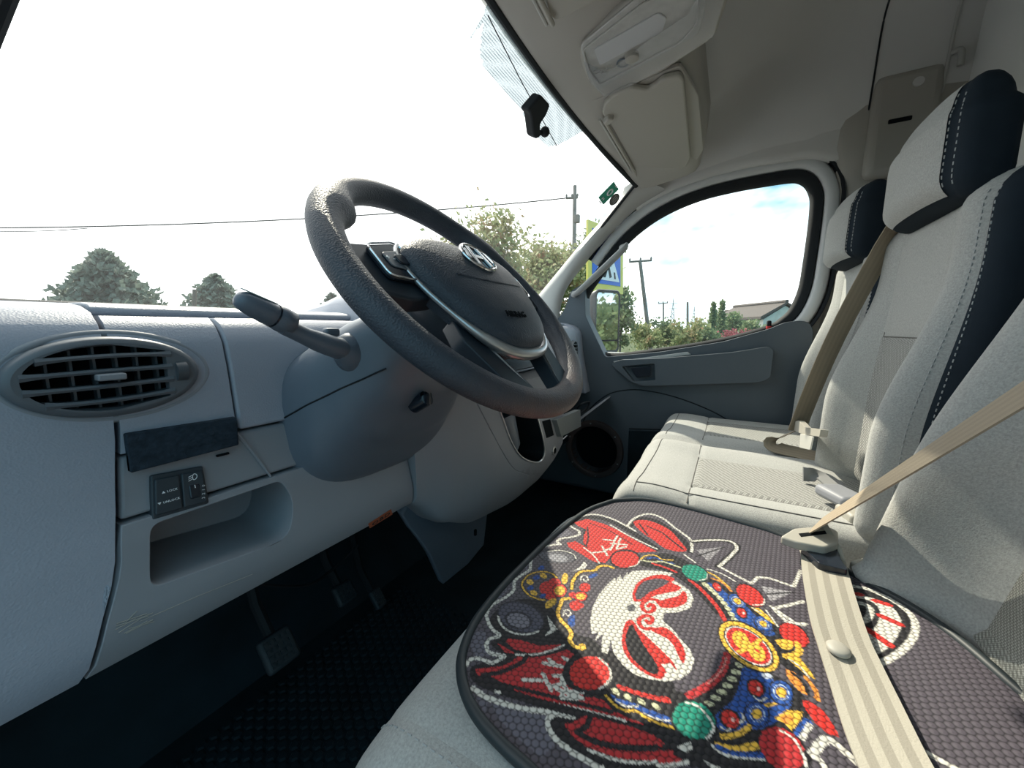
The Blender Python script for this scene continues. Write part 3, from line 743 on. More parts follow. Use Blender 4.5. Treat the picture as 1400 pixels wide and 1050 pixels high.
O('ignition_lock', *tube([kp+Vector((0, -.012, .006)), kp+Vector((0, -.014, .002)), kp+Vector((0, .01, -.01))], [.0085, .011, .012], 18), GLOSS, sh)
O('key_slot', *box(kp+Vector((0, -.0135, .005)), (.002, .004, .009)), VOID, sh)

# indicator stalk
a0, a1 = Vector((-.541, .405, .724)), Vector((-.662, .397, .779))
st = thing('indicator_stalk', a0, 'black indicator stalk pointing left off the steering column', 'lever')
d = a1-a0
def sp_(t): return a0+d*t
O('stalk_arm', *tube([sp_(t)+Vector((0, 0, -.006*sin(pi*t))) for t in (0, .1, .2, .32, .45, .58, .64)], [.010, .013, .0125, .0115, .0095, .0090, .0092], 16), DARKP, st, smooth=60)
O('stalk_collar', *tube([sp_(t) for t in (.56, .575, .66, .70, .715)], [.010, .0128, .0133, .0125, .0118], 18), DARKP, st, smooth=60)
kn = O('stalk_knob', *tube([sp_(t) for t in (.715, .73, .80, .88, .95, .985, 1.0)], [.0112, .0118, .0116, .0108, .0094, .0068, .002], 18), DARKP, st, smooth=70)
up = Vector((0, -.25, 1)); up = (up-d.normalized()*up.dot(d.normalized())).normalized(); sd = d.normalized().cross(up)
fl_ = [sp_(.865)+up*.0103+d.normalized()*.018*cos(a)+sd*.0048*sin(a)-up*.0012*cos(a) for a in [2*pi*k/24 for k in range(24)]]
O('knob_inlay', *prism(fl_, up*.0012), M('inlay', (.34, .42, .43), .5), kn, bevel=.0005)
O('knob_ring', *tube([sp_(.712), sp_(.722)], .0124, 20), GLOSS, st)
O('stalk_lug', *box(sp_(.18)+Vector((.004, .004, .0125)), (.018, .010, .010)), DARKP, st, bevel=.003)
O('stalk_boot', *tube([a0+Vector((.030, .012, -.004)), a0+Vector((.004, .004, -.002)), a0+Vector((-.010, 0, .004))], [.020, .019, .011], 18, sec=(1, 1.35)), DARKP, st, smooth=60)
O('boot_rim', *tube([a0+Vector((.012, .006+.018*cos(a)*.7, -.003+.026*sin(a))) for a in [2*pi*k/28 for k in range(28)]], .003, 8, True), VOID, st)

# steering wheel
TW = radians(43.5); wc = Vector((-.429, .303, .798)); wn_ = Vector((0, -cos(TW), sin(TW))); wb_ = Vector((0, sin(TW), cos(TW))); wx_ = Vector((1, 0, 0))
def W(x, b, h=0.): return wc+wx_*x+wb_*b+wn_*h
SPK = M('spoke_black', (.020, .026, .035), .45, .4)
swl = thing('steering_wheel', W(0, 0, -.03), 'black grained four spoke steering wheel with airbag pad', 'steering wheel')
def rim_mat():
    m = LEATHER.copy(); m.name = 'rim_leather'; t = m.node_tree; L = t.links; b = t.nodes['Principled BSDF']
    src = b.inputs['Base Color'].links[0].from_socket
    co = t.nodes.new('ShaderNodeTexCoord'); sx = t.nodes.new('ShaderNodeSeparateXYZ'); L.new(co.outputs['Object'], sx.inputs[0])
    n = t.nodes.new('ShaderNodeTexNoise'); n.inputs['Scale'].default_value = 45; n.inputs['Detail'].default_value = 6; L.new(co.outputs['Object'], n.inputs['Vector'])
    mr = t.nodes.new('ShaderNodeMapRange'); mr.inputs['From Min'].default_value = -.06; mr.inputs['From Max'].default_value = -.125; L.new(sx.outputs['Z'], mr.inputs['Value'])
    mu = t.nodes.new('ShaderNodeMath'); mu.operation = 'MULTIPLY'; L.new(mr.outputs[0], mu.inputs[0]); L.new(n.outputs['Fac'], mu.inputs[1])
    mx = t.nodes.new('ShaderNodeMix'); mx.data_type = 'RGBA'; L.new(mu.outputs[0], mx.inputs['Factor']); L.new(src, mx.inputs['A']); mx.inputs['B'].default_value = (.16, .088, .062, 1)
    L.new(mx.outputs['Result'], b.inputs['Base Color']); return m
secs = []
RR = .1835
for i in range(145):
    a = 2*pi*i/144; dl = min(abs((a-radians(c0)+pi) % (2*pi)-pi) for c0 in (38, 142)); bmp = exp(-(dl/.16)**2)
    r = .0172+.0035*bmp; cx = RR-.003*bmp; s = []
    for k in range(20):
        q = 2*pi*k/20; s.append(W((cx+r*cos(q)*(1+.35*bmp*(cos(q) < 0)))*cos(a), (cx+r*cos(q)*(1+.35*bmp*(cos(q) < 0)))*sin(a), r*.92*sin(q)))
    secs.append(s)
O('rim', *loft(secs, True, False), rim_mat(), swl, smooth=80)
def wpoly(name, pts, h0, h1, mat, parent, rnd=.006, bev=.003, sub=0):
    P = round2([W(x, b, h0) for x, b in pts], rnd, 4); return O(name, *prism(P, wn_*(h1-h0)), mat, parent, bevel=bev)
# hub backing
O('hub_backing', *tube([W(0, -.015, h) for h in (-.06, -.045, -.02, -.004)], [.055, .075, .085, .080], 32), SPK, swl)
for s in (-1, 1):
    sp = wpoly('side_spoke', [(s*.178, .040), (s*.10, .056), (s*.07, .02), (s*.085, -.025), (s*.13, -.032), (s*.176, -.022)], -.014, .006, SPK, swl)
    pod = wpoly('button_pod', [(s*.150, .036), (s*.105, .050), (s*.078, .012), (s*.098, -.010), (s*.148, -.008)], .006, .013, GLOSS, sp, .008, .0025)
    fr_ = round2([W(x, b, .0135) for x, b in [(s*.150, .036), (s*.105, .050), (s*.078, .012), (s*.098, -.010), (s*.148, -.008)]], .008, 4)
    O('pod_edging', *tube(fr_, .0012, 6, True), CHROME, pod)
    b1 = wpoly('button', [(s*.138, .026), (s*.112, .034), (s*.096, .014), (s*.108, .004), (s*.136, .006)], .013, .0145, DARKV, pod, .005, .001)
    wpoly('button', [(s*.126, .022), (s*.112, .026), (s*.104, .015), (s*.112, .010), (s*.124, .011)], .0145, .017, GLOSS, pod, .003, .001)
    text('button_marking', '+ –', .010, W(s*.130, .018, .0150), wx_, wb_, WHITE, pod)
    lo = wpoly('lower_spoke', [(s*.086, -.050), (s*.060, -.075), (s*.030, -.174), (s*.050, -.178), (s*.072, -.168), (s*.096, -.085)], -.016, .004, SPK, swl, .006, .003)
    O('spoke_edging', *tube([W(s*.066, -.085, .005), W(s*.050, -.130, .004), W(s*.032, -.170, .002)], .0012, 6), SILVER, lo)
# airbag pad: domed shield
half = [(0, .064), (.05, .062), (.092, .050), (.112, .026), (.108, -.018), (.090, -.058), (.070, -.088), (.040, -.110), (0, -.116)]
out = [(x, b) for x, b in half]+[(-x, b) for x, b in reversed(half[1:-1])]
ol = catmull([Vector((x, b, 0)) for x, b in out], 5, True)
def padring(s, h, cb=-.015): return [W(p.x*s, cb+(p.y-cb)*s, h) for p in ol]
padz = O('airbag_pad', *loft([padring(.97, -.004), padring(.985, .012), padring(.97, .021), padring(.93, .0265), padring(.82, .031), padring(.66, .0345), padring(.45, .0375), padring(.22, .0390), padring(.03, .0394)]), LEATHER, swl, smooth=80)
lowc = [p for p in ol if p.y < .052]
k0 = next(i for i in range(len(ol)) if ol[i].y < .05 and ol[i].x > 0)
arc = [ol[(k0+i) % len(ol)] for i in range(len(ol))]; arc = [p for p in arc if p.y < .05]
O('silver_trim', *tube([W(p.x*1.025, -.015+(p.y+.015)*1.025, .012) for p in arc], [.0030+.0045*sstep(-.05, -.11, p.y) for p in arc], 10), SILVER, swl, smooth=80)
# crease and lower step on the pad
O('pad_crease', *tube([W(x, -.012-.012*cos(x/.075*1.3), .0386-.9*x*x) for x in [-.072+.144*i/20 for i in range(21)]], .0016, 6), LEATHER, padz)
bc = (0.0, .020)
O('badge_ring', *tube([W(bc[0]+.031*cos(a), bc[1]+.0225*sin(a), .0405) for a in [2*pi*k/40 for k in range(40)]], .0022, 8, True), CHROME, padz)
bd = O('badge_plate', *prism([W(bc[0]+.030*cos(2*pi*k/32), bc[1]+.0215*sin(2*pi*k/32), .0375) for k in range(32)], wn_*.002), GLOSS, padz)
for s in (-1, 1):
    wpoly('badge_bar', [(s*.006, bc[1]+.017), (s*.0125, bc[1]+.018), (s*.018, bc[1]-.016), (s*.011, bc[1]-.017)], .0395, .0425, CHROME, bd, .001, .0008)
    wpoly('badge_bar', [(s*.018, bc[1]+.012), (s*.024, bc[1]+.010), (s*.0285, bc[1]-.006), (s*.022, bc[1]-.008)], .0395, .0425, CHROME, bd, .001, .0008)
wpoly('badge_bar', [(-.012, bc[1]+.003), (.012, bc[1]+.003), (.012, bc[1]-.003), (-.012, bc[1]-.003)], .0395, .042, CHROME, bd, .0005, .0006)
text('airbag_lettering', 'AIRBAG', .0125, W(-.014, -.076, .0362), wx_, wb_+wn_*.07, VOID, padz, ext=.0006)

# pedals
def pedal(name, px, py, y, w, h, label):
    c = on(px, py, 'y', y); t = thing(name, c, label, 'pedal')
    R = Matrix.Rotation(radians(-38), 3, 'X')
    O('pedal_pad', *box(c, (w, .016, h), R), CARPETL, t, bevel=.006)
    for i in range(5):
        for j in range(4):
            O('tread_stud', *box(c+R @ Vector(((i-2)*w*.17, -.009, (j-1.5)*h*.2)), (w*.09, .004, h*.11), R), CARPETL, t)
    O('pedal_arm', *tube([c+Vector((0, .01, 0)), c+Vector((0, .06, .06)), c+Vector((.0, .10, .22)), c+Vector((0, .12, .32))], .009, 8), BLACK, t)
CARPETL = M('pedal_rubber', (.022, .030, .036), .6, .4)
pedal('foot_pedal', 381, 888, .62, .052, .056, 'square ribbed rubber clutch pedal, nearest of the pedals in the dark footwell')
pedal('foot_pedal', 471, 811, .70, .045, .045, 'ribbed brake pedal between the other two pedals in the footwell')
pedal('foot_pedal', 516, 818, .74, .03, .05, 'narrow accelerator pedal beside the console skirt')
wi = catmull([on(300, 792, 'y', .60), on(350, 799, 'y', .62), on(420, 800, 'y', .64), on(455, 778, 'y', .66), on(490, 745, 'y', .66)], 6)
O('loose_cable', *tube(wi, .0025, 6), BLACK, label='thin dark cable hanging under the dashboard above the pedals', cat='cable')
# ================================================================== SEATS
def shell_grid(rows, xc, NF=56, NB=18, bump=None, kind='back', ex=7.):
    """closed ring sections. kind 'back': rows (z, hw, T, ycentre); kind 'cushion': rows (y, hw, T, zcentre)"""
    us = [sin(pi/2*(-1+2*k/NF)) for k in range(NF+1)]; ring = [(u, 1) for u in us]
    ring += [(cos(pi*k/NB), -1) for k in range(1, NB)]
    grid = []
    for (w, hw, T, c) in rows:
        r = []
        for u, s in ring:
            t = s*T/2*max(0., 1-abs(u)**ex)**(1/ex)
            if s > 0 and bump: t += bump(u, w)*min(1, T/.08)
            r.append(Vector((xc+hw*u, c+t, w)) if kind == 'back' else Vector((xc+hw*u, w, c+t)))
        grid.append(r)
    return grid, ring
def grid_parts(grid, ring, ws, classify, mats, parent, cap='side_panel', rootname='backrest'):
    """split the ring solid into named parts"""
    n = len(ring); groups = {}
    for i in range(len(grid)-1):
        for k in range(n):
            k2 = (k+1) % n; um = (ring[k][0]+ring[k2][0])/2; fr = ring[k][1] > 0 and ring[k2][1] > 0
            if ring[k][1] != ring[k2][1]: um = ring[k][0]
            groups.setdefault(classify(um, (ws[i]+ws[i+1])/2, fr), []).append((i*n+k, i*n+k2, (i+1)*n+k2, (i+1)*n+k))
    flat = [p for r in grid for p in r]
    groups.setdefault(cap, []).extend([tuple(range(n)), tuple(range((len(grid)-1)*n, len(grid)*n))])
    out = {}; root = None
    for key in sorted(groups, key=lambda q: q != cap):
        fs = groups[key]
        ids = sorted({i for f in fs for i in f}); mp_ = {v: j for j, v in enumerate(ids)}
        nm = key.split('.')[0]
        out[key] = O(rootname if key == cap else nm, [flat[i] for i in ids], [tuple(mp_[i] for i in f) for f in fs], mats[nm], root or parent, smooth=75)
        if key == cap: root = out[key]
    return root
def gx(x, c, s): return exp(-((x-c)/s)**2)
def rounded_rows(z0, z1, r, hwf, Tf, cf, n=22, r0=None):
    rows = []; r0 = r if r0 is None else r0
    for k in range(7):
        a = pi/2*k/7; q = max(.05, sin(a)); rows.append((z0+r0*(1-cos(a)), hwf(z0)-r0*.7*(1-q), Tf(z0)*q, cf(z0)))
    for k in range(n+1):
        z = lerp(z0+r0, z1-r, k/n); rows.append((z, hwf(z), Tf(z), cf(z)))
    for k in range(1, 8):
        a = pi/2*k/7; q = max(.05, cos(a)); rows.append((z1-r+r*sin(a), hwf(z1)-r*.7*(1-q), Tf(z1)*q, cf(z1)))
    return rows
SM = {'side_panel': FABD, 'bolster': FAB, 'insert': FABN, 'upper_panel': FAB, 'front_panel': FAB, 'face': FAB, 'rail': FAB}
SEAMM = M('seam_dark', (.13, .125, .115), .9)
THREAD = M('thread', (.36, .37, .37), .8)
def stitches(grid, ring, u0, parent, n0, n1, name='stitching', step=.0068):
    ks = [k for k in range(len(ring)) if ring[k][1] > 0]; k = min(ks, key=lambda q: abs(ring[q][0]-u0))
    pts = [grid[i][k] for i in range(n0, n1)]; L = []
    for a, b in zip(pts, pts[1:]):
        m = max(1, int((b-a).length/.002))
        L += [a+(b-a)*j/m for j in range(m)]
    acc = 0; V, Fc = [], []; cen = sum(grid[(n0+n1)//2], Vector())/len(grid[0]); start = L[0]; on_ = True; seg = [L[0]]
    parts = []
    for a, b in zip(L, L[1:]):
        acc += (b-a).length; seg.append(b)
        if acc > step*(.62 if on_ else .38):
            if on_ and len(seg) > 1:
                o = (seg[0]-cen).normalized()*.0006; parts.append(tube([seg[0]+o, seg[-1]+o], .0008, 5))
            acc = 0; on_ = not on_; seg = [b]
    if parts: O(name, *join(*parts), THREAD, parent, smooth=60)

def back_seat(s, xc, hw, front, bol, z0=.40, z1=.965, T=.135, lean=.10, upz=.735, split=.52, edge=.90, fade=.65, ins=None):
    cf = lambda z: front-lean*(z-.45)-T/2
    hwf = lambda z: hw*(1-.10*sstep(.62, z1, z)+.0*z)
    Tf = lambda z: T
    bump = lambda u, z: bol*(1-fade*sstep(.58, .86, z))*gx(abs(u), .76, .17)-.004*gx(abs(u), split, .02)-.005*gx(abs(u), edge, .02)-.004*gx(z, upz, .008)*(abs(u) < split)
    rows = rounded_rows(z0, z1, .05, hwf, Tf, cf, 44)
    grid, ring = shell_grid(rows, xc, bump=bump)
    def cl(u, z, fr):
        if not fr or abs(u) > edge: return 'side_panel'
        if abs(u) > split and z < .90: return 'bolster.l' if u < 0 else 'bolster.r'
        return 'upper_panel' if z > upz else 'insert'
    rt = grid_parts(grid, ring, [r[0] for r in rows], cl, dict(SM, insert=ins) if ins else SM, s)
    def sy(u, z): return Vector((xc+hwf(z)*u, cf(z)+T/2*max(0, 1-abs(u)**7)**(1/7)+bump(u, z)+.0004, z))
    for sg in (-1, 1): O('seam', *tube([sy(sg*split, lerp(z0+.06, .90, k/30)) for k in range(31)], .0013, 6), SEAMM, rt)
    O('seam', *tube([sy(lerp(-split, split, k/20), upz) for k in range(21)], .0013, 6), SEAMM, rt)
    for sg in (-1, 1):
        for uu in (.875, .925): stitches(grid, ring, sg*uu, rt, 8, len(grid)-5)
    return rt
def headrest(parent, xc, hw, yc, z0, z1, T=.115, lean=.06):
    hwf = lambda z: hw*(1-.10*sstep(z0+.10, z1, z)); Tf = lambda z: T*(1-.15*sstep(z0+.1, z1, z)); cf = lambda z: yc-lean*(z-z0)
    rows = rounded_rows(z0, z1, .055, hwf, Tf, cf, 18, .035)
    bump = lambda u, z: .016*(1-u*u)-.004*gx(abs(u), .86, .03)
    grid, ring = shell_grid(rows, xc, bump=bump, ex=4.)
    h = O('headrest', *loft([[p for p in r] for r in grid]), FABD, parent, smooth=75)
    # light front face, slightly proud
    n = len(ring); ks = [k for k in range(n) if ring[k][1] > 0 and abs(ring[k][0]) < .84]
    pts = [[grid[i][k]+Vector((0, .0022, 0)) for k in ks] for i in range(3, len(grid)-2)]
    O('headrest_face', *loft(pts, False), FAB, h, smooth=80)
    stitches(grid, ring, -.82, h, 5, len(grid)-4); stitches(grid, ring, -.89, h, 5, len(grid)-4); stitches(grid, ring, .82, h, 5, len(grid)-4)
    for dx in (-.06, .06): O('headrest_post', *tube([(xc+dx, yc-.03, z0-.08), (xc+dx, yc-.03, z0+.02)], .006, 10), CHROME, h)
    return h

bs = thing('passenger_bench', (.325, -.05, 0), 'light grey fabric double passenger bench with two headrests, in sunlight', 'seat')
ds = thing('bucket_seat', (-.43, 0, 0), 'grey fabric driver seat under the patterned mat', 'seat')
back_seat(bs, .095, .225, -.262, .072, lean=.035, fade=.80)
headrest(bs, .07, .142, -.280, .930, 1.100, T=.075, lean=.0)
back_seat(bs, .545, .205, -.262, .070, lean=.035, fade=.80)
headrest(bs, .525, .142, -.275, .918, 1.105, T=.095, lean=.02)
back_seat(ds, -.42, .258, -.246, .080, z1=1.0, lean=.22, upz=.80, split=.45, fade=.35, ins=FABN2)
headrest(ds, -.42, .14, -.42, 1.02, 1.24)

# double passenger bench cushion
bx0, bhw = .325, .415
def bench_bump(u, y):
    x = bx0+bhw*u; b = 0
    for c in (.11, .555):
        d = abs(x-c); b += .010*gx(d, .165, .05)-.004*gx(d, .105, .006)*(y < .055)
    b -= .014*gx(x, .332, .016)
    b -= .004*gx(y, .052, .006)*(abs(x-.11) < .19 or abs(x-.555) < .19)
    return b+.006*gx(y, .12, .05)
T_ = .15
rows = []
for k in range(10):
    a = pi/2*k/10; q = max(.06, cos(a)); rows.append((.205-.045*(1-sin(a)), bhw-.03*(1-q), T_*q, .350-.012*(1-q)))
rows = list(reversed(rows))
rows = sorted(rows, key=lambda r: -r[0])
for k in range(1, 60): y = .16-.50*k/59; rows.append((y, bhw, T_, .350))
grid, ring = shell_grid(rows, bx0, NF=90, bump=bench_bump, kind='cushion', ex=9)
def clb(u, y, fr):
    x = bx0+bhw*u
    if not fr: return 'side_panel'
    if y < .052 and abs(x-.11) < .105: return 'insert.a'
    if y < .052 and abs(x-.555) < .105: return 'insert.b'
    return 'cushion.a' if x < .332 else 'cushion.b'
SM['cushion'] = FAB
brt = grid_parts(grid, ring, [r[0] for r in rows], clb, SM, bs, rootname='seat_cushion')
def bz_(x, y):
    u = (x-bx0)/bhw; T = interp(-y, [(-r[0], r[2]) for r in rows]); c = interp(-y, [(-r[0], r[3]) for r in rows])
    return Vector((x, y, c+T/2*max(0, 1-abs(u)**9)**(1/9)+bench_bump(u, y)*min(1, T/.08)+.0004))
for c in (.11, .555):
    for d in (-.105, .105): O('seam', *tube([bz_(c+d, lerp(.052, -.30, k/24)) for k in range(25)], .0013, 6), SEAMM, brt)
    O('seam', *tube([bz_(lerp(c-.19, c+.19, k/24), .052) for k in range(25)], .0013, 6), SEAMM, brt)
    O('seam', *tube([bz_(lerp(c-.19, c+.19, k/24), .152) for k in range(25)], .0011, 6), SEAMM, brt)
for d in (-.055, .30): O('seam', *tube([bz_(d if d < 0 else .332, lerp(.152, -.30, k/24)) for k in range(25)], .0013, 6), SEAMM, brt)
O('bench_base', *box((.325, -.10, .14), (.76, .44, .27)), BLACK, bs, bevel=.02)
sm_ = [Vector((x, .052, 0)) for x in [0]]

# driver seat cushion
rows = []
for k in range(10):
    a = pi/2*k/9; q = max(.08, sin(a)); rows.append((.278-.065*(1-cos(a)), .262-.035*(1-q), .15*q, .338-.022*(1-q)))
for k in range(1, 30): rows.append((.213-.50*k/29, .262, .15, .338))
grid, ring = shell_grid(rows, -.425, NF=50, bump=lambda u, y: -.003*gx(abs(u), .80, .012), kind='cushion', ex=6)
def cld(u, y, fr): return 'side_panel' if not fr and abs(u) < .9 else (('bolster.a' if u < 0 else 'bolster.b') if abs(u) > .80 else 'front_panel')
rt = grid_parts(grid, ring, [r[0] for r in rows], cld, SM, ds, rootname='seat_cushion')
stitches(grid, ring, -.84, rt, 4, len(grid)-2)
O('seat_base', *box((-.42, -.08, .13), (.42, .42, .25)), BLACK, ds, bevel=.02)
O('seat_rail', *box((-.655, -.05, .25), (.03, .42, .05)), BLACK, ds, bevel=.008)

# ---- patterned mesh mat on the driver seat
def matz(x, y):
    return .4235+.004*sin(x*9+1)*sin(y*8+.4)+.012*sstep(-.12, -.24, y)+.004*sstep(-.2, -.12, x)
def MT(px, py): return hit(px, py, lambda p: p.z-matz(p.x, p.y), .05, 2.5)
edge_px = [(725, 1052), (690, 1020), (658, 985), (640, 955), (631, 922), (633, 890), (650, 850), (682, 808), (720, 768), (760, 730), (800, 700), (826, 689), (850, 684), (900, 686), (1000, 711), (1085, 739), (1190, 798), (1290, 858), (1400, 950)]
edge = [Vector((p.x, p.y, 0)) for p in [MT(*q) for q in edge_px]]
edge += [Vector(p) for p in [(-.44, -.262, 0), (-.54, -.255, 0), (-.61, -.20, 0), (-.645, -.10, 0), (-.648, .02, 0)]]
EDGE = catmull(edge, 6, True)
# ================================================================== BELTS
def webbing_mat(name, c1, c2, n):
    m = bpy.data.materials.new(name); m.use_nodes = True; t = m.node_tree; L = t.links; b = t.nodes['Principled BSDF']; b.inputs['Roughness'].default_value = .75; b.inputs['Specular IOR Level'].default_value = .3
    at_ = t.nodes.new('ShaderNodeAttribute'); at_.attribute_name = 'across'
    mu = t.nodes.new('ShaderNodeMath'); mu.operation = 'MULTIPLY'; mu.inputs[1].default_value = n*2*pi; L.new(at_.outputs['Fac'], mu.inputs[0])
    si = t.nodes.new('ShaderNodeMath'); si.operation = 'SINE'; L.new(mu.outputs[0], si.inputs[0])
    r = t.nodes.new('ShaderNodeValToRGB'); r.color_ramp.elements[0].position = .42; r.color_ramp.elements[1].position = .58
    r.color_ramp.elements[0].color = (*c1, 1); r.color_ramp.elements[1].color = (*c2, 1); 
    ma = t.nodes.new('ShaderNodeMath'); ma.operation = 'MULTIPLY_ADD'; ma.inputs[1].default_value = .5; ma.inputs[2].default_value = .5; L.new(si.outputs[0], ma.inputs[0]); L.new(ma.outputs[0], r.inputs['Fac'])
    L.new(r.outputs['Color'], b.inputs['Base Color'])
    co = t.nodes.new('ShaderNodeTexCoord'); nn = t.nodes.new('ShaderNodeTexNoise'); nn.inputs['Scale'].default_value = 700; L.new(co.outputs['Object'], nn.inputs['Vector'])
    bp = t.nodes.new('ShaderNodeBump'); bp.inputs['Strength'].default_value = .5; bp.inputs['Distance'].default_value = .0008; L.new(nn.outputs['Fac'], bp.inputs['Height']); L.new(bp.outputs['Normal'], b.inputs['Normal'])
    MATS[name] = m; return m
WEB = webbing_mat('seat_belt_webbing', (.29, .27, .225), (.40, .375, .315), 3.5)
WEBD = webbing_mat('seat_belt_webbing_plain', (.30, .25, .185), (.33, .275, .20), 4.5)
def web(name, path, wdir, width, thick, mat, parent, nw=12):
    P = [Vector(p) for p in path]; secs, fac = [], []
    for i, p in enumerate(P):
        t = (P[min(i+1, len(P)-1)]-P[max(i-1, 0)]).normalized(); w = Vector(wdir[i] if isinstance(wdir, list) else wdir); w = (w-t*w.dot(t)).normalized()
        nn = t.cross(w); s = []
        for k in range(nw+1): s.append(p+w*width*(k/nw-.5)+nn*thick/2); fac.append(k/nw)
        for k in range(nw, -1, -1): s.append(p+w*width*(k/nw-.5)-nn*thick/2); fac.append(k/nw)
        secs.append(s)
    o = O(name, *loft(secs), mat, parent, smooth=50)
    a = o.data.attributes.new('across', 'FLOAT', 'POINT'); a.data.foreach_set('value', fac[:len(o.data.vertices)])
    return o
BEIGE = M('beige_plastic', (.37, .355, .31), .5, .4)
db_ = thing('driver_seat_belt', (-.20, -.12, .43), 'beige driver seat belt buckled across the empty seat over the patterned mat', 'seat belt')
ton = Vector((-.170, -.125, .462))
anchor = Vector((-.86, -.36, 1.19))
sw_ = [ton.lerp(anchor, t) for t in [i/30 for i in range(31)]]
wdl = []
for i in range(31):
    t = i/30; vd = (sw_[i]-Vector((-.85, 0, .78))).normalized(); al = (anchor-ton).normalized(); pe = al.cross(vd).normalized(); wdl.append(vd*(1-.5*t)+pe*(.10+.42*t))
web('shoulder_webbing', sw_, wdl, .046, .0016, WEBD, db_)
# lap part over the mat, edges measured on the mat
L_ = [(1094, 741), (1100, 790), (1113, 855), (1128, 900), (1148, 955), (1176, 1020), (1200, 1062)]
R_ = [(1158, 776), (1162, 800), (1178, 855), (1192, 890), (1214, 940), (1236, 1000), (1262, 1062)]
def lift(i): return [.014, .016, .012, .010, .010, .012, .014][i]
def MTl(px, py, h): return hit(px, py, lambda p: p.z-matz(p.x, p.y)-h, .05, 2.5)
la = [MTl(*p, lift(i)) for i, p in enumerate(L_)]; ra = [MTl(*p, lift(i)) for i, p in enumerate(R_)]
la = catmull(la, 6); ra = catmull(ra, 6)
cen = [(a+b)/2 for a, b in zip(la, ra)]; wd = [(b-a).normalized() for a, b in zip(la, ra)]
cen = [ton+Vector((.004, .004, -.006))]+cen+[cen[-1]+(cen[-1]-cen[-4]).normalized()*q+Vector((0, 0, -h)) for q, h in ((.03, 0), (.06, .004), (.09, .012), (.12, .03), (.14, .06), (.15, .10))]; wd = [wd[0]]+wd+[wd[-1]]*6
lap = web('lap_webbing', cen, wd, .048, .0018, WEB, db_)
bp0 = MTl(1146, 889, .013)
O('stop_button', *loft([[bp0+Vector((r*cos(2*pi*k/20)*1.1, r*sin(2*pi*k/20), h)) for k in range(20)] for r, h in ((.0095, 0), (.010, .002), (.008, .004), (.004, .005), (.0005, .0052))]), BEIGE, lap, smooth=70)
tg = O('belt_tongue', *prism(round2([on(*p, 'z', .462) for p in [(1067, 733), (1085, 722), (1130, 718), (1146, 726), (1146, 742), (1128, 748), (1090, 741)]], .004, 3), (0, 0, -.012)), BEIGE, db_, bevel=.003)
O('tongue_slot', *prism([p+Vector((0, 0, .0008)) for p in [on(*q, 'z', .462) for q in [(1092, 730), (1128, 726), (1130, 730), (1095, 734)]]], (0, 0, -.003)), VOID, tg)
bk = thing('seat_belt_buckle', (-.145, -.15, .36), 'dark seat belt buckle under the tongue between driver seat and bench', 'buckle')
O('buckle_body', *prism(round2([on(*p, 'z', .452) for p in [(1095, 745), (1140, 736), (1150, 765), (1160, 780), (1120, 770)]], .004, 3), (0, 0, -.07)), GLOSS, bk, bevel=.004)
O('buckle_button', *prism([on(*p, 'z', .44) for p in [(1140, 752), (1148, 760), (1146, 775), (1138, 765)]], (.0, .0, -.01)), BEIGE, bk)

# passenger belt lying between the two seat backs
pb = thing('passenger_seat_belt', (.36, -.18, .44), 'brown grey passenger seat belt hanging down between the middle and outer seat backs', 'seat belt')
tp = Vector((.232, -.278, .968)); lo_ = Vector((.362, -.165, .49))
pth = [Vector((.20, -.36, .975)), Vector((.215, -.32, .985)), tp]+[tp.lerp(lo_, t)+Vector((0, .012*sin(pi*t), 0)) for t in [.1, .2, .3, .4, .5, .6, .7, .8, .9, 1.0]]
web('belt_webbing', pth, Vector((.5, -.85, .0)), .047, .0018, WEBD, pb)
lc_ = [lo_, Vector((.375, -.150, .475)), Vector((.370, -.120, .452)), Vector((.355, -.125, .440)), Vector((.33, -.18, .438)), Vector((.30, -.24, .436))]
web('lap_webbing', catmull(lc_, 5), Vector((.6, -.6, .3)), .046, .0018, WEBD, pb)
t0 = on(1100, 582, 'y', -.160)
hd_ = O('belt_tongue', *prism(round2([on(*p, 'y', -.158) for p in [(1081, 577), (1092, 575), (1100, 584), (1122, 587), (1120, 597), (1098, 594), (1084, 588)]], .003, 3), (0, -.012, 0)), BEIGE, pb, bevel=.003)
tgp = [on(*p, 'y', -.156) for p in [(1094, 593), (1111, 597), (1107, 615), (1093, 612)]]
tpl = O('tongue_plate', *prism(round2(tgp, .004, 3), (0, -.003, 0)), M('tongue_metal', (.62, .62, .58), .4, metal=.3), pb, bevel=.001)
cut(tpl, prism([on(*p, 'y', -.14) for p in [(1098, 599), (1107, 601), (1105, 610), (1097, 608)]], (0, -.04, 0)))
# buckle stalks and pouch in the gap behind the bench
bz = thing('bench_buckle', (.20, -.24, .43), 'grey seat belt buckle with webbing sunk at the back of the bench cushion', 'buckle')
P = catmull([on(*p, 'z', .445) for p in [(1098, 648), (1125, 652), (1150, 672), (1170, 690)]], 5)
web('buckle_strap', P, Vector((.3, -1, .2)), .030, .004, M('grey_strap', (.20, .205, .205), .7), bz)
O('buckle_body', *box(on(1150, 678, 'z', .448), (.07, .05, .022), Matrix.Rotation(.5, 3, 'Z')), DASH_SM, bz, bevel=.008)
for a_, b_ in (((1172, 705), (1178, 712)),):
    O('hinge_cover', *box(on(*a_, 'z', .435), (.05, .045, .02), Matrix.Rotation(.3, 3, 'Z')), BEIGE, bz, bevel=.006)
rc = thing('recliner_cover', (-.12, -.20, .40), 'small beige plastic hinge cover beside the driver seat back', 'hinge cover')
O('cover_top', *box(on(1196, 783, 'z', .43), (.045, .03, .015), Matrix.Rotation(.8, 3, 'Z')), BEIGE, rc, bevel=.005)
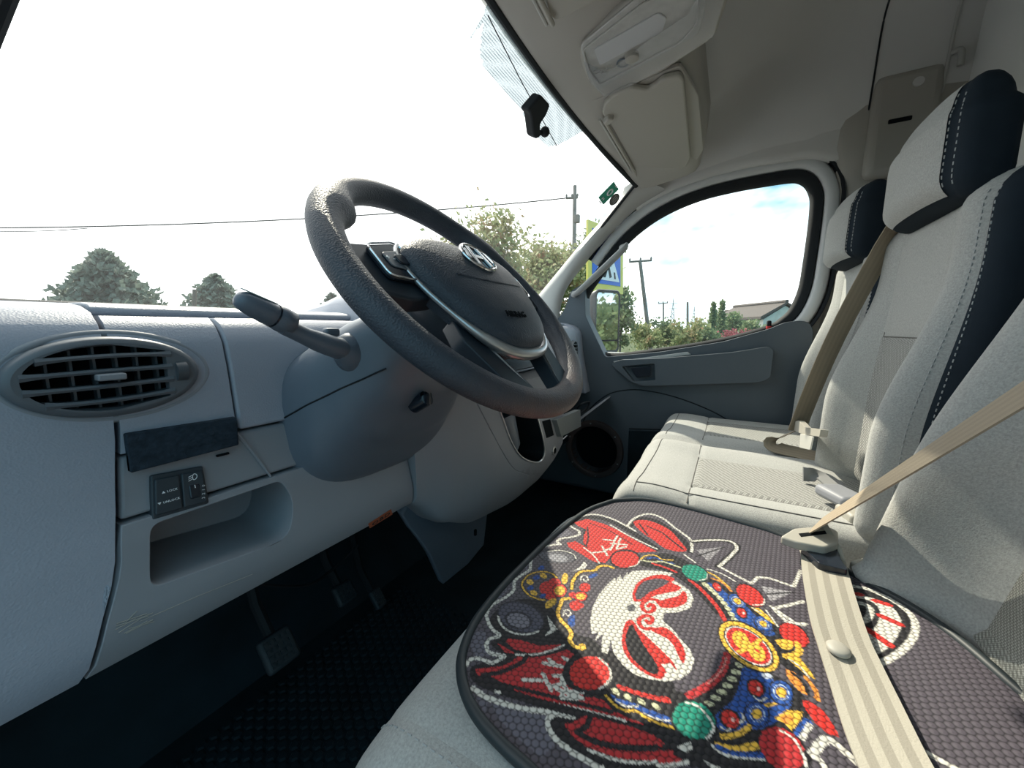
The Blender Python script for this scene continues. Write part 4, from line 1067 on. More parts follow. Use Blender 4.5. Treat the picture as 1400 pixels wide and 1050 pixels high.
O('cover_base', *box(on(1199, 790, 'z', .42), (.035, .03, .02), Matrix.Rotation(.8, 3, 'Z')), TRIM, rc, bevel=.004)

# ================================================================== OVERHEAD
def OV(px, py, z=1.288): return on(px, py, 'z', z)
oc = thing('overhead_console', OV(880, 60), 'beige overhead reading lamp console under a clear protective film', 'overhead console')
body = round2([OV(*p) for p in [(790, 66), (796, 96), (806, 116), (822, 130), (842, 128), (905, 100), (978, 52), (1000, -10), (985, -60), (900, -30), (840, 20)]], .02, 5)
O('console_body', *prism(body, (0, 0, .03)), TRIMD, oc, bevel=.007)
lens = round2([OV(*p, 1.286) for p in [(793, 62), (802, 100), (818, 124), (835, 114), (955, 48), (965, 10), (960, -30), (880, -10)]], .012, 4)
LEN = M('lamp_lens', (.42, .42, .40), .25, .5, var=.08, vscale=60)
ln = O('lamp_lens', *prism(lens, (0, 0, .004)), LEN, oc, bevel=.002)
rim_ = round2([OV(*p, 1.2845) for p in [(797, 68), (806, 98), (820, 116), (838, 106), (930, 58), (952, 34), (955, 0), (950, -25), (880, 4)]], .01, 4)
O('lens_rim', *tube(rim_, .0016, 6, True), TRIM, ln)
inner = round2([OV(*p, 1.284) for p in [(812, 68), (820, 90), (905, 44), (912, 25), (900, 18)]], .006, 3)
O('lamp_cover', *prism(inner, (0, 0, .003)), M('lamp_frost', (.46, .47, .48), .35), ln, bevel=.001)
k0_ = OV(864, 77, 1.283); O('lamp_button', *tube([k0_+Vector((0, 0, .004)), k0_+Vector((0, 0, -.006)), k0_+Vector((0, 0, -.008))], [.014, .013, .009], 20), TRIMD, ln, smooth=50)
k1_ = OV(852, 86, 1.283); O('lamp_button_ring', *tube([k1_+Vector((.012*cos(a), .012*sin(a), 0)) for a in [2*pi*k/24 for k in range(24)]], .0015, 6, True), DARKP, ln)
for q in ((816, 98), (825, 97), (833, 92)):
    c0_ = OV(*q, 1.2825); O('switch_symbol', *tube([c0_+Vector((.005*math.copysign(1, cos(a)), .006*math.copysign(1, sin(a)), 0)) for a in [pi/4+pi/2*k for k in range(4)]], .0008, 5, True), TRIM, ln)
film = [OV(*p, 1.2795) for p in [(798, 84), (806, 112), (826, 132), (846, 126), (910, 92), (975, 50), (990, 0), (968, -30), (940, 20), (880, 60), (830, 100)]]
def film_mat():
    m = bpy.data.materials.new('clear_film'); m.use_nodes = True; t = m.node_tree; t.nodes.clear(); L = t.links
    a = t.nodes.new('ShaderNodeBsdfTransparent'); a.inputs[0].default_value = (.95, .95, .95, 1); g = t.nodes.new('ShaderNodeBsdfGlossy'); g.inputs['Roughness'].default_value = .12; d = t.nodes.new('ShaderNodeBsdfDiffuse'); d.inputs[0].default_value = (.8, .8, .82, 1)
    n = t.nodes.new('ShaderNodeTexNoise'); n.inputs['Scale'].default_value = 30; bp = t.nodes.new('ShaderNodeBump'); bp.inputs['Strength'].default_value = .5; L.new(n.outputs['Fac'], bp.inputs['Height']); L.new(bp.outputs[0], g.inputs['Normal'])
    m1 = t.nodes.new('ShaderNodeMixShader'); m1.inputs[0].default_value = .07; L.new(a.outputs[0], m1.inputs[1]); L.new(d.outputs[0], m1.inputs[2])
    m2 = t.nodes.new('ShaderNodeMixShader'); m2.inputs[0].default_value = .10; L.new(m1.outputs[0], m2.inputs[1]); L.new(g.outputs[0], m2.inputs[2])
    o = t.nodes.new('ShaderNodeOutputMaterial'); L.new(m2.outputs[0], o.inputs[0]); return m
O('protective_film', film, [tuple(range(len(film)))], film_mat(), oc, smooth=0, solid=.0008)

def visor(name, pts, label, rod, hookpx=None):
    t = thing(name, OV(*pts[0]), label, 'sun visor', 'sun visors folded against the roof')
    P = round2([OV(*p, 1.276) for p in pts], .008, 4)
    O('visor_panel', *prism(P, (0, 0, .013)), VIS, t, bevel=.004)
    a, b = OV(*rod[0], 1.274), OV(*rod[1], 1.268)
    O('visor_rod', *tube([a, b], .0042, 10), VIS, t); O('visor_rod', *tube([a+Vector((-.0, .012, .004)), b+Vector((0, .012, .004))], .0032, 8), TRIM, t)
    if hookpx:
        h = OV(*hookpx, 1.272); O('visor_clip', *box(h, (.026, .018, .016), Matrix.Rotation(.7, 3, 'Z')), TRIMD, t, bevel=.004)
        e = OV(881, 255, 1.27); O('visor_pivot', *box(e, (.018, .024, .014)), TRIMD, t, bevel=.004)
    return t
VIS = M('visor_vinyl', (.37, .355, .315), .55, .4)
vs1 = visor('sun_visor', [(823, 156), (826, 143), (840, 130), (863, 120), (886, 124), (897, 117), (906, 109), (929, 104), (935, 110), (944, 216), (939, 227), (892, 254), (878, 251), (834, 171)], 'beige passenger sun visor with a notched edge beside the side window', ((826, 164), (880, 257)), (832, 163))
vs2 = visor('sun_visor', [(740, -24), (752, 22), (760, 30), (775, 22), (830, -6), (900, -60), (800, -90)], 'beige driver sun visor cut off by the top edge of the picture', ((736, -6), (756, 34)))
O('visor_recess', *prism(round2([OV(*p, 1.2895) for p in [(806, 138), (822, 134), (930, 90), (955, 130), (962, 205), (945, 232), (884, 262), (870, 252)]], .01, 4), (0, 0, .01)), TRIMD, hd, bevel=.004)

# mirror stalk and stickers on the windscreen
mb = thing('mirror_bracket', WS(722, 150), 'black rear view mirror stalk on the windscreen with no mirror fitted', 'mirror bracket')
P = [WS(*p)+Vector((0, -.004, 0)) for p in [(726, 126), (739, 140), (734, 154), (726, 166), (727, 183), (721, 187), (717, 183), (713, 154), (708, 147)]]
O('stalk', *prism(round2(P, .006, 3), Vector((0, -.022, -.012))), BLACK, mb, bevel=.005)
b0 = WS(735, 177)+Vector((0, -.02, -.01)); O('ball_neck', *tube([WS(724, 180)+Vector((0, -.014, -.008)), b0], .006, 10), BLACK, mb)
O('ball_joint', *loft([[b0+Vector((.012*sin(pi*i/8)*cos(2*pi*k/14), .012*sin(pi*i/8)*sin(2*pi*k/14), .012*cos(pi*i/8))) for k in range(14)] for i in range(1, 8)]), BLACK, mb, smooth=80)
gs = thing('inspection_sticker', WS(831, 264), 'small green rectangular inspection sticker in the corner of the windscreen', 'sticker')
P = [WS(*p)+Vector((0, -.003, 0)) for p in [(817, 270), (838, 248.5), (845, 259), (824, 280)]]
O('sticker_face', *prism(P, (0, .0008, 0)), M('green_print', (.035, .33, .22), .6), gs)
cS = (P[0]+P[2])/2+Vector((0, -.0012, 0)); X, Y = (P[1]-P[0]).normalized(), (P[0]-P[3]).normalized()
O('sticker_emblem', *tube([cS+X*(.011*cos(a)+.004)+Y*.011*sin(a) for a in [2*pi*k/16 for k in range(16)]], .0028, 6, True), WHITE, gs)
for i, (u, v, w_, h_) in enumerate([(-.026, .008, .010, .003), (-.026, -.004, .010, .003), (-.026, .002, .003, .016), (-.040, .006, .009, .003), (-.040, -.006, .009, .003), (-.040, 0, .003, .018), (.030, 0, .003, .018)]):
    q = cS+X*u+Y*v; O('sticker_glyph', *prism([q-X*w_/2-Y*h_/2, q+X*w_/2-Y*h_/2, q+X*w_/2+Y*h_/2, q-X*w_/2+Y*h_/2], (0, -.0004, 0)), WHITE, gs)
rs = thing('round_sticker', WS(839, 273), 'small dark oval sticker beside the green windscreen sticker', 'sticker')
cR = WS(839, 273)+Vector((0, -.003, 0))
X2, Y2 = WS(845, 266)-WS(833, 280), WS(842, 277)-WS(836, 269)
O('sticker_face', *prism([cR+X2*.5*cos(2*pi*k/24)+Y2*.55*sin(2*pi*k/24) for k in range(24)], (0, .0008, 0)), M('dark_print', (.12, .115, .11), .7), rs)
for k in (-1, 0, 1): O('sticker_line', *tube([cR+Vector((0, -.0008, 0))-X2*.28+Y2*.22*k, cR+Vector((0, -.0008, 0))+X2*.28+Y2*.22*k], .0011, 5), M('pale_ink', (.4, .4, .38), .7), rs)

# side mirror outside
sm = thing('side_mirror', on(830, 478, 'x', 1.03), 'tall black door mirror outside the passenger window', 'mirror')
mc = on(830, 440, 'x', 1.06); nv = Vector((-.50, -.866, .012)).normalized(); mxv = Vector((0, 0, 1)).cross(nv).normalized(); myv = nv.cross(mxv)
def mpt(a, b, h=0): return mc+mxv*a+myv*b+nv*h
hw_, hh_ = .080, .152
def mring(s, h, dx=0): return [mpt(p.x*s+dx, p.y*s, h) for p in round2([Vector((-hw_, -hh_, 0)), Vector((hw_, -hh_, 0)), Vector((hw_, hh_, 0)), Vector((-hw_, hh_, 0))], .028, 5)]
O('mirror_housing', *loft([mring(.5, -.095), mring(.80, -.08), mring(.96, -.045), mring(1.03, 0), mring(1.0, .006), mring(.93, .004), mring(.92, -.004)]), M('mirror_housing', (.06, .065, .07), .45), sm, smooth=60)
def mpane(name, b0, b1, h):
    P = round2([mpt(-hw_*.91, hh_*b0, h), mpt(hw_*.91, hh_*b0, h), mpt(hw_*.91, hh_*b1, h), mpt(-hw_*.91, hh_*b1, h)], .016, 4); return O(name, *prism(P, nv*.002), M('mirror_glass', (.86, .88, .9), .02, metal=1), sm, smooth=0)
mpane('mirror_glass', -.58, .92, .0); mpane('wide_angle_glass', -.92, -.63, .0)
O('mirror_divider', *prism([mpt(-hw_*.95, -hh_*.63, .004), mpt(hw_*.95, -hh_*.63, .004), mpt(hw_*.95, -hh_*.58, .004), mpt(-hw_*.95, -hh_*.58, .004)], -nv*.006), BLACK, sm)
O('mirror_arm', *tube([mpt(-hw_*.3, -hh_*.8, -.06), mpt(-hw_*.9, -hh_*1.15, -.06), Vector((.87, mc.y+.05, mc.z-hh_*1.2))], .016, 10), BLACK, sm)
# ================================================================== OUTSIDE
def far(px, py, D): return CAM+ray(px, py)*D
GZ = -.62
def grassy():
    m = M('ground_grass', (.07, .09, .045), .95, .1, var=.6, vscale=3); return m
O('ground', [(-60, -60, GZ), (140, -60, GZ), (140, 140, GZ), (-60, 140, GZ)], [(0, 1, 2, 3)], grassy(), kind='structure', smooth=0)
O('road', [(-12, -60, GZ+.01), (4.2, -60, GZ+.01), (4.2, 120, GZ+.01), (-12, 120, GZ+.01)], [(0, 1, 2, 3)], M('asphalt', (.085, .085, .085), .9, .2, var=.15, vscale=30), kind='structure', smooth=0)
def leafmat(name, c1, c2, c3):
    m = bpy.data.materials.new(name); m.use_nodes = True; t = m.node_tree; L = t.links; b = t.nodes['Principled BSDF']; b.inputs['Roughness'].default_value = .7; b.inputs['Specular IOR Level'].default_value = .2
    co = t.nodes.new('ShaderNodeTexCoord'); n = t.nodes.new('ShaderNodeTexNoise'); n.inputs['Scale'].default_value = 1.3; n.inputs['Detail'].default_value = 6; n.inputs['Roughness'].default_value = .8; L.new(co.outputs['Object'], n.inputs['Vector'])
    r = t.nodes.new('ShaderNodeValToRGB'); r.color_ramp.elements[0].position = .36; r.color_ramp.elements[1].position = .66; r.color_ramp.elements[0].color = (*c1, 1); r.color_ramp.elements[1].color = (*c3, 1)
    e = r.color_ramp.elements.new(.52); e.color = (*c2, 1); L.new(n.outputs['Fac'], r.inputs['Fac']); L.new(r.outputs['Color'], b.inputs['Base Color'])
    tr = t.nodes.new('ShaderNodeBsdfTranslucent'); L.new(r.outputs['Color'], tr.inputs['Color']); mx = t.nodes.new('ShaderNodeMixShader'); mx.inputs[0].default_value = .4
    L.new(b.outputs[0], mx.inputs[1]); L.new(tr.outputs[0], mx.inputs[2]); L.new(mx.outputs[0], t.nodes['Material Output'].inputs['Surface']); MATS[name] = m; return m
LG = leafmat('leaves_autumn', (.20, .27, .10), (.36, .38, .18), (.52, .26, .17))
LG2 = leafmat('leaves_green', (.10, .17, .07), (.20, .26, .12), (.32, .35, .18))
LD = leafmat('leaves_conifer', (.11, .16, .13), (.18, .23, .19), (.25, .30, .25))
LR = leafmat('leaves_red', (.22, .06, .07), (.40, .10, .12), (.26, .22, .12))
BARK = M('bark', (.12, .10, .085), .9)
def foliage(kind, cen, rad, n, size, rng):
    V, Fc = [], []
    clumps = []
    if kind == 'round':
        for _ in range(max(6, n//90)):
            d = Vector((rng.gauss(0, 1), rng.gauss(0, 1), rng.gauss(0, 1))).normalized()*rng.uniform(.25, .95); clumps.append((Vector((cen.x+d.x*rad[0], cen.y+d.y*rad[1], cen.z+d.z*rad[2])), rng.uniform(.18, .36)*min(rad)))
    for i in range(n):
        if kind == 'round':
            c, r = rng.choice(clumps); p = c+Vector((rng.gauss(0, 1), rng.gauss(0, 1), rng.gauss(0, .8)))*r*.75
        else:
            h = rng.random()**1.5; a = rng.uniform(0, 2*pi); rr = (1-h)**.8*rng.uniform(.35, 1.0)*(1+.12*sin(h*40)); p = cen+Vector((rad[0]*rr*cos(a), rad[1]*rr*sin(a), rad[2]*(2*h-1)))
        s = size*rng.uniform(.6, 1.3); q = Vector((rng.gauss(0, 1), rng.gauss(0, 1), rng.gauss(0, 1))).normalized(); w = q.orthogonal().normalized()*s*.5; q = q*s
        k = len(V); V += [p-w*.2, p+q*.45+w, p+q, p+q*.45-w]; Fc.append((k, k+1, k+2, k+3))
    return V, Fc
TREEN = [0]
def tree(name, label, px, ytop, hw_px, D, mat, kind='round', n=2200, low=None, size=None, cat='tree', group=None, seed=0):
    rng = random.Random(seed*31+5); top = far(px, ytop, D); sc = D/FPX; rx = hw_px*sc
    zlow = GZ+.3 if low is None else far(px, low, D).z
    cen = Vector((top.x, top.y, (top.z+zlow)/2)); rz = (top.z-zlow)/2
    t = thing(name, (top.x, top.y, GZ), label, cat, group)
    fo = O('foliage', *foliage(kind, cen, (rx, rx, rz), n, size or rx*.10, rng), mat, t, smooth=0)
    fo['kind'] = 'stuff'
    th = max(.03, rx*.05)
    O('trunk', *tube([(top.x, top.y, GZ), (top.x+.02, top.y, lerp(GZ, cen.z, .7)), (top.x, top.y+.05, cen.z+rz*.6)], [th, th*.7, th*.2], 8), BARK, t)
    if kind == 'round':
        for k in range(6):
            a = rng.uniform(0, 2*pi); O('branch', *tube([(top.x, top.y, lerp(GZ, cen.z, .6)), (top.x+rx*.35*cos(a), top.y+rx*.35*sin(a), cen.z), (top.x+rx*.7*cos(a), top.y+rx*.7*sin(a), cen.z+rz*.4)], [th*.5, th*.35, th*.1], 6), BARK, t)
    return t
tree('autumn_tree', 'leafy autumn tree with reddish top seen over the steering wheel', 664, 278, 62, 12, LG, n=8000, low=470, size=.16, seed=1)
tree('autumn_tree', 'lower yellow green autumn tree left of the utility pole', 738, 316, 62, 17, LG, n=7500, low=470, size=.20, seed=2)
tree('leafy_tree', 'green tree behind the tall utility pole and blue sign', 806, 280, 36, 22, LG2, n=4200, low=460, size=.22, seed=3)
tree('leafy_tree', 'dark green young tree growing just behind the door mirror', 852, 362, 24, 9, LG2, n=2600, low=486, size=.085, seed=4)
tree('conifer_tree', 'large grey green conifer top rising above the left dashboard edge', 142, 346, 112, 12, LD, 'cone', 11000, None, .19, seed=5)
tree('conifer_tree', 'small conifer top just above the dashboard left of the indicator stalk', 293, 377, 74, 27, LD, 'cone', 9000, None, .30, seed=6)
tree('conifer_tree', 'tiny conifer top between indicator stalk and steering wheel', 454, 403, 40, 24, LD, 'cone', 4000, None, .26, seed=7)
O('roof_vent_pipe', *tube([far(266, 396, 20), far(266, 420, 20)], .09, 10), BARK, label='thin stub of a chimney pipe beside the small conifer', cat='chimney')
hx = [(884, 438, 22), (902, 428, 20), (922, 440, 20), (945, 432, 22), (962, 440, 20), (1024, 440, 18), (1042, 450, 14), (1066, 444, 16), (1088, 446, 15)]
hl = ['tall hedge shrub right of the leaning utility pole', 'grey green shrub below the far utility pole', 'shrub in front of the first lattice mast', 'shrub beside the short utility pole', 'shrub left of the red leaved bush', 'pale shrub in front of the nearer house', 'low shrub below the house roofs', 'shrub below the nearest house roof', 'shrub at the rear corner of the side window']
for i, (px, yt, hw) in enumerate(hx): tree('hedge_shrub', hl[i], px, yt, hw, 17+(i % 3)*1.5, LG2 if i % 3 else LG, n=1500, size=.13, cat='shrub', group='shrubs along the field', seed=20+i)
tree('red_shrub', 'red leaved bush in the hedge outside the side window', 1008, 446, 17, 15, LR, n=1300, size=.10, cat='shrub', seed=40)
for i, (px, yt, hw) in enumerate([(976, 414, 7), (988, 412, 9), (1004, 422, 15)]):
    tree('conifer_tree' if i < 2 else 'leafy_tree', ['thin conifer, leftmost of three behind the hedge', 'tall thin conifer, middle of three behind the hedge', 'broad tree, rightmost of three behind the hedge'][i], px, yt, hw, 21+1.2*i, LG2, 'cone' if i < 2 else 'round', 1000, 462, .16, seed=50+i)
for i, (x, y) in enumerate([(4.6, -12), (6.4, -17), (6.2, -25), (9, -22)]):
    rng = random.Random(80+i); t = thing('roadside_tree', (x, y, GZ), 'green roadside tree behind the van, seen in the door mirror', 'tree', 'roadside trees behind the van')
    fo = O('foliage', *foliage('round', Vector((x, y, 1.1+.3*(i % 3))), (1.5, 1.5, 1.7+.3*(i % 3)), 1500, .22, rng), LG2, t, smooth=0); fo['kind'] = 'stuff'
    O('trunk', *tube([(x, y, GZ), (x, y, 1.5)], [.1, .05], 8), BARK, t)

WOOD = M('pole_concrete', (.22, .20, .185), .9, var=.2, vscale=4)
def upole(label, top, bot, D, r, arms):
    a, b = far(*top, D), far(*bot, D); t = thing('utility_pole', (b.x, b.y, GZ), label, 'pole', 'utility poles')
    O('pole', *tube([Vector((b.x, b.y, GZ))+(b-a)*0, b, a], [r*1.2, r*1.15, r*.85], 10), WOOD, t)
    for (p, q) in arms:
        A, B = far(*p, D), far(*q, D); arm = O('crossarm', *tube([A, B], r*.55, 8), WOOD, t)
        for s in (.03, .5, .97):
            c = A.lerp(B, s); O('insulator', *tube([c, c+Vector((0, 0, .12)), c+Vector((0, 0, .2))], [.035, .06, .03], 8), WOOD, arm)
    return t
p1 = upole('tall grey concrete utility pole seen through the windscreen', (786, 254), (783, 470), 20, .115, [((774, 271), (790, 270))])
O('transformer', *box(far(784, 300, 20)+Vector((0, -.2, 0)), (.25, .25, .4)), WOOD, p1, bevel=.03)
upole('leaning utility pole with crossarm seen through the side window', (875, 357), (892, 500), 22, .11, [((860, 358), (891, 356))])
upole('distant utility pole with short crossarm beside the lattice masts', (907, 414), (907, 470), 45, .10, [((900, 415), (913, 414))])
upole('bare thin utility pole left of the hedge conifers', (940, 413), (940, 478), 28, .085, [])
O('stay_wire', *tube([far(878, 440, 22), far(893, 476, 20)], .015, 6), WOOD, label='stay wire bracing the leaning utility pole', cat='wire')
for i, (a, b, Da, Db, lab) in enumerate([((-60, 312), (782, 270), 16, 20, 'dark overhead cable crossing the windscreen view'), ((-60, 314), (120, 312), 15.8, 16.4, 'second thin cable sagging beside the overhead cable at the left')]):
    A, B = far(*a, Da), far(*b, Db); n = 24
    O('overhead_cable', *tube([A.lerp(B, k/n)-Vector((0, 0, (.35 if i == 0 else .1)*4*(k/n)*(1-k/n))) for k in range(n+1)], 0.03 if i == 0 else .018, 6), M('cable_black', (.05, .05, .05), .8), label=lab, cat='cable')
def mast(px, yt, yb, D, label):
    a, b = far(px, yt, D), far(px, yb, D); t = thing('lattice_mast', (b.x, b.y, GZ), label, 'mast', 'lattice masts'); h = a.z-GZ
    parts = []; w = h*.07
    legs = [[Vector((b.x+sx*w, b.y+sy*w, GZ)), Vector((b.x, b.y, a.z))] for sx in (-1, 1) for sy in (-1, 1)]
    for l in legs: O('leg', *tube(l, .06, 5), MAST, t)
    for k in range(8):
        f0, f1 = k/8, (k+1)/8
        for i in range(4): parts.append(tube([legs[i][0].lerp(legs[i][1], f0), legs[(i+1) % 4][0].lerp(legs[(i+1) % 4][1], f1)], .04, 4))
    O('bracing', *join(*parts), MAST, t)
    for f in (.72, .86): 
        c = Vector((b.x, b.y, GZ+h*f)); O('arm', *tube([c-c_r*w*1.6, c+c_r*w*1.6], .05, 5), MAST, t)
MAST = M('mast_steel', (.42, .43, .44), .7)
mast(919, 408, 440, 110, 'tall grey lattice power mast, left of two in the distance'); mast(948, 418, 442, 130, 'shorter grey lattice power mast, right of two in the distance')

# pedestrian crossing sign
TL, BL = far(804, 300, 5.0), far(804, 397, 5.0); TR = far(852, 318, 5.75); BR = Vector((TR.x, TR.y, TR.z-(TL.z-BL.z)))
sx_, sy_ = (TR-TL), (BL-TL); sn = sx_.cross(sy_).normalized(); sn = -sn if sn.dot(CAM-TL) < 0 else sn
sg = thing('crossing_sign', Vector((TL.x*.5+TR.x*.5, TL.y*.5+TR.y*.5, GZ)), 'blue pedestrian crossing sign with yellow border on a post', 'sign')
def S(u, v, h=0): return TL+sx_*u+sy_*v+sn*h
def splate(name, pts, h, mat, parent, th=.01): return O(name, *prism([S(u, v, h) for u, v in pts], -sn*th), mat, parent, smooth=0)
yel = splate('yellow_plate', [(0, 0), (1, 0), (1, 1), (0, 1)], 0, M('sign_yellow', (.78, .68, .14), .5), sg, .03)
blu = splate('blue_field', [(.10, .10), (.90, .10), (.90, .88), (.10, .88)], .006, M('sign_blue', (.02, .14, .62), .45), sg)
tri = splate('white_triangle', [(.5, .16), (.86, .82), (.14, .82)], .010, M('sign_white', (.85, .87, .9), .5), sg)
for pts in ([(.46, .36), (.54, .36), (.54, .44), (.46, .44)], [(.44, .46), (.54, .46), (.56, .62), (.46, .62)], [(.46, .62), (.52, .62), (.44, .78), (.38, .78)], [(.50, .60), (.56, .62), (.62, .76), (.56, .78)], [(.36, .56), (.44, .48), (.46, .52), (.39, .60)], [(.54, .48), (.62, .56), (.60, .60), (.53, .53)], [(.68, .68), (.72, .68), (.74, .78), (.70, .78)], [(.28, .70), (.32, .70), (.30, .78), (.26, .78)]):
    splate('sign_figure', pts, .014, M('sign_black', (.02, .02, .02), .6), tri, .004)
pc = S(.5, 1); O('sign_post', *tube([S(.5, .1, -.05), Vector((pc.x, pc.y, GZ))-sn*.05], .035, 10), SILVER, sg)

# houses
TILE = M('roof_tile', (.075, .062, .056), .85, var=.2, vscale=8); WALL = M('house_wall', (.62, .60, .56), .85, var=.08, vscale=3)
def house(label, rl, rr, el, D, depth):
    """ridge left/right pixels, left eave pixel"""
    a, b, e = far(*rl, D), far(*rr, D), far(*el, D); t = thing('farm_house', (e.x, e.y, GZ), label, 'house', 'tiled houses beyond the hedge')
    ax = c_r.copy(); dp = Vector((ax.y, -ax.x, 0))*-1; hz = a.z-e.z; w = (a-e).dot(ax)
    L = (b-a).length+3
    # gable faces sideways: ridge runs away along c_r, slopes fall left
    v = [e-dp*depth*.5*0, ]
    A0 = Vector((a.x, a.y, a.z)); E0 = Vector((e.x, e.y, e.z)); back = Vector((c_f.x, c_f.y, 0)).normalized()*depth
    E1 = E0+ax*2*w
    O('roof_slope', *prism([A0, E0, E0+back, A0+back], (0, 0, .18)), TILE, t); O('roof_slope', *prism([A0, E1, E1+back, A0+back], (0, 0, .18)), TILE, t)
    O('gable_wall', *prism([E0+ax*.3+back*.02-Vector((0, 0, .05)), A0+back*.02-Vector((0, 0, .1)), E1-ax*.3+back*.02-Vector((0, 0, .05)), Vector((E1.x, E1.y, GZ))-ax*.3+back*.02, Vector((E0.x, E0.y, GZ))+ax*.3+back*.02], back*.9), WALL, t)
    O('ridge_cap', *tube([A0+Vector((0, 0, .22)), A0+back+Vector((0, 0, .22))], .14, 8), TILE, t)
    m = (E0+E1)/2; O('window', *box(Vector((m.x, m.y, e.z-.8))-back.normalized()*.02, (.9, .12, 1.0), frame(ax, back)), GLOSS, t)
house('tiled farm house with pale gable, nearest at the rear window corner', (1076, 416), (1090, 416), (1040, 436), 29, 7)
house('tiled farm house further away behind the hedge', (1042, 424), (1055, 424), (1014, 440), 40, 7)
# ------------------------------------------------------------------ mat print: flat coloured shapes, measured on the mat surface
PAINT = []
PBASE = (.075, .066, .082)
def crop(x0, y0, s): return lambda pts: [(x0+a/s, y0+b/s) for a, b in pts]
k5, k6, k7, k8, k9 = crop(620, 680, 4.667), crop(860, 720, 4.667), crop(620, 825, 4.667), crop(900, 825, 4.667), crop(1100, 780, 3.89)
pR, pDR, pW, pK, pG, pB, pGN, pC, pO = (.56, .026, .020), (.42, .022, .026), (.60, .585, .53), (.012, .011, .014), (.72, .43, .05), (.015, .07, .30), (.008, .22, .15), (.52, .52, .34), (.70, .25, .04)
pD1, pD2 = (.025, .025, .036), (.115, .11, .14)
def F(k, c, *p): PAINT.append(('fill', c, k(p), 0))
def FC(k, c, *p): PAINT.append(('fillc', c, k(p), 0))
def LN(k, c, w, *p): PAINT.append(('linec', c, k(p), w*.001))
def SG(k, c, w, *p): PAINT.append(('line', c, k(p), w*.001))
def EL(k, c, cx, cy, rx, ry, rot=0, n=26, sc=0):
    r = radians(rot); P = []
    for i in range(n):
        a = 2*pi*i/n; q = 1+sc*(i % 2); X, Y = rx*q*cos(a), ry*q*sin(a); P.append((cx+X*cos(r)-Y*sin(r), cy+X*sin(r)+Y*cos(r)))
    PAINT.append(('fill', c, k(P), 0))
# grey side panels and figure body
F(k7, pD2, (240, 640), (600, 720), (590, 800), (650, 900), (560, 985), (400, 850), (290, 740))
F(k7, pD2, (140, 600), (215, 620), (205, 700), (160, 650))
F(k7, pD2, (120, 170), (210, 180), (200, 240), (240, 330), (150, 340), (110, 280))
F(k5, pD2, (300, 600), (380, 560), (300, 640), (240, 670)); F(k5, pD2, (440, 440), (480, 400), (470, 470)); F(k5, pD2, (640, 240), (720, 200), (760, 230), (690, 260))
FC(k5, pK, (300, 700), (420, 650), (560, 660), (640, 720), (720, 830), (800, 880), (880, 900), (960, 960), (1200, 1060), (1400, 1180), (1400, 1480), (1150, 1460), (900, 1380), (560, 1330), (300, 1260), (130, 1180), (110, 1090), (200, 1050), (300, 1010), (240, 930), (300, 880), (230, 790))
FC(k7, pK, (620, 740), (760, 700), (1100, 760), (1400, 880), (1400, 1060), (1000, 1060), (800, 960), (660, 850))
FC(k8, pK, (0, 560), (120, 560), (260, 560), (400, 440), (520, 350), (640, 400), (900, 560), (960, 700), (900, 860), (960, 1050), (300, 1060), (0, 900))
FC(k6, pK, (60, 240), (200, 170), (330, 200), (480, 300), (640, 400), (760, 480), (960, 640), (1060, 800), (1180, 960), (1000, 900), (700, 620), (560, 560), (430, 420), (250, 290))
LN(k5, pK, 11, (760, 170), (850, 125), (1000, 150), (1150, 230), (1300, 330)); LN(k5, pK, 9, (850, 180), (850, 300), (930, 420))
LN(k5, pK, 9, (1130, 180), (1190, 135), (1290, 150), (1400, 215)); LN(k6, pK, 9, (280, 30), (350, 90), (390, 160))
# white outlines
LN(k5, pW, 4.2, (1160, 215), (1100, 180), (1020, 140), (930, 112), (850, 112), (770, 142), (742, 175), (765, 195), (800, 215), (798, 240), (740, 255), (690, 262), (662, 282), (682, 300), (640, 302), (560, 322), (512, 362), (492, 420), (488, 460), (430, 500), (390, 535), (384, 590), (340, 632), (250, 685), (214, 735), (220, 792), (250, 842), (295, 882), (232, 902), (210, 942), (232, 992), (322, 1012), (290, 1036), (240, 1056), (200, 1041), (150, 1026), (100, 1041), (84, 1072))
LN(k5, pW, 4.2, (1110, 185), (1135, 150), (1180, 120), (1250, 106), (1330, 130), (1400, 182)); LN(k6, pW, 4.2, (280, 0), (340, 40), (395, 88), (400, 160))
LN(k5, pW, 3.2, (1000, 175), (1120, 245), (1300, 330))
LN(k7, pW, 5, (125, 540), (200, 592), (300, 632), (450, 672), (600, 692), (760, 722)); LN(k7, pW, 4.5, (690, 700), (625, 715), (600, 770), (640, 850), (720, 920), (830, 990), (950, 1055))
# eyes of the horns
EL(k5, pD1, 430, 765, 155, 100, 18); EL(k5, (.07, .07, .10), 430, 765, 145, 88, 18); EL(k5, pD1, 415, 785, 90, 58, 14); EL(k5, (.17, .165, .20), 415, 785, 74, 46, 14)
LN(k5, pW, 2.5, (285, 760), (310, 820), (380, 865), (470, 875), (540, 855))
EL(k5, pD1, 660, 375, 125, 46, 6); EL(k5, (.10, .10, .12), 660, 380, 112, 36, 6); EL(k5, (.26, .26, .29), 668, 386, 62, 24, 8); LN(k5, pW, 2, (600, 345), (680, 338), (760, 360), (782, 390))
F(k5, pW, (830, 408), (855, 430), (835, 455), (760, 472), (805, 445)); F(k5, pW, (598, 755), (625, 790), (662, 840), (625, 868), (580, 885), (618, 840))
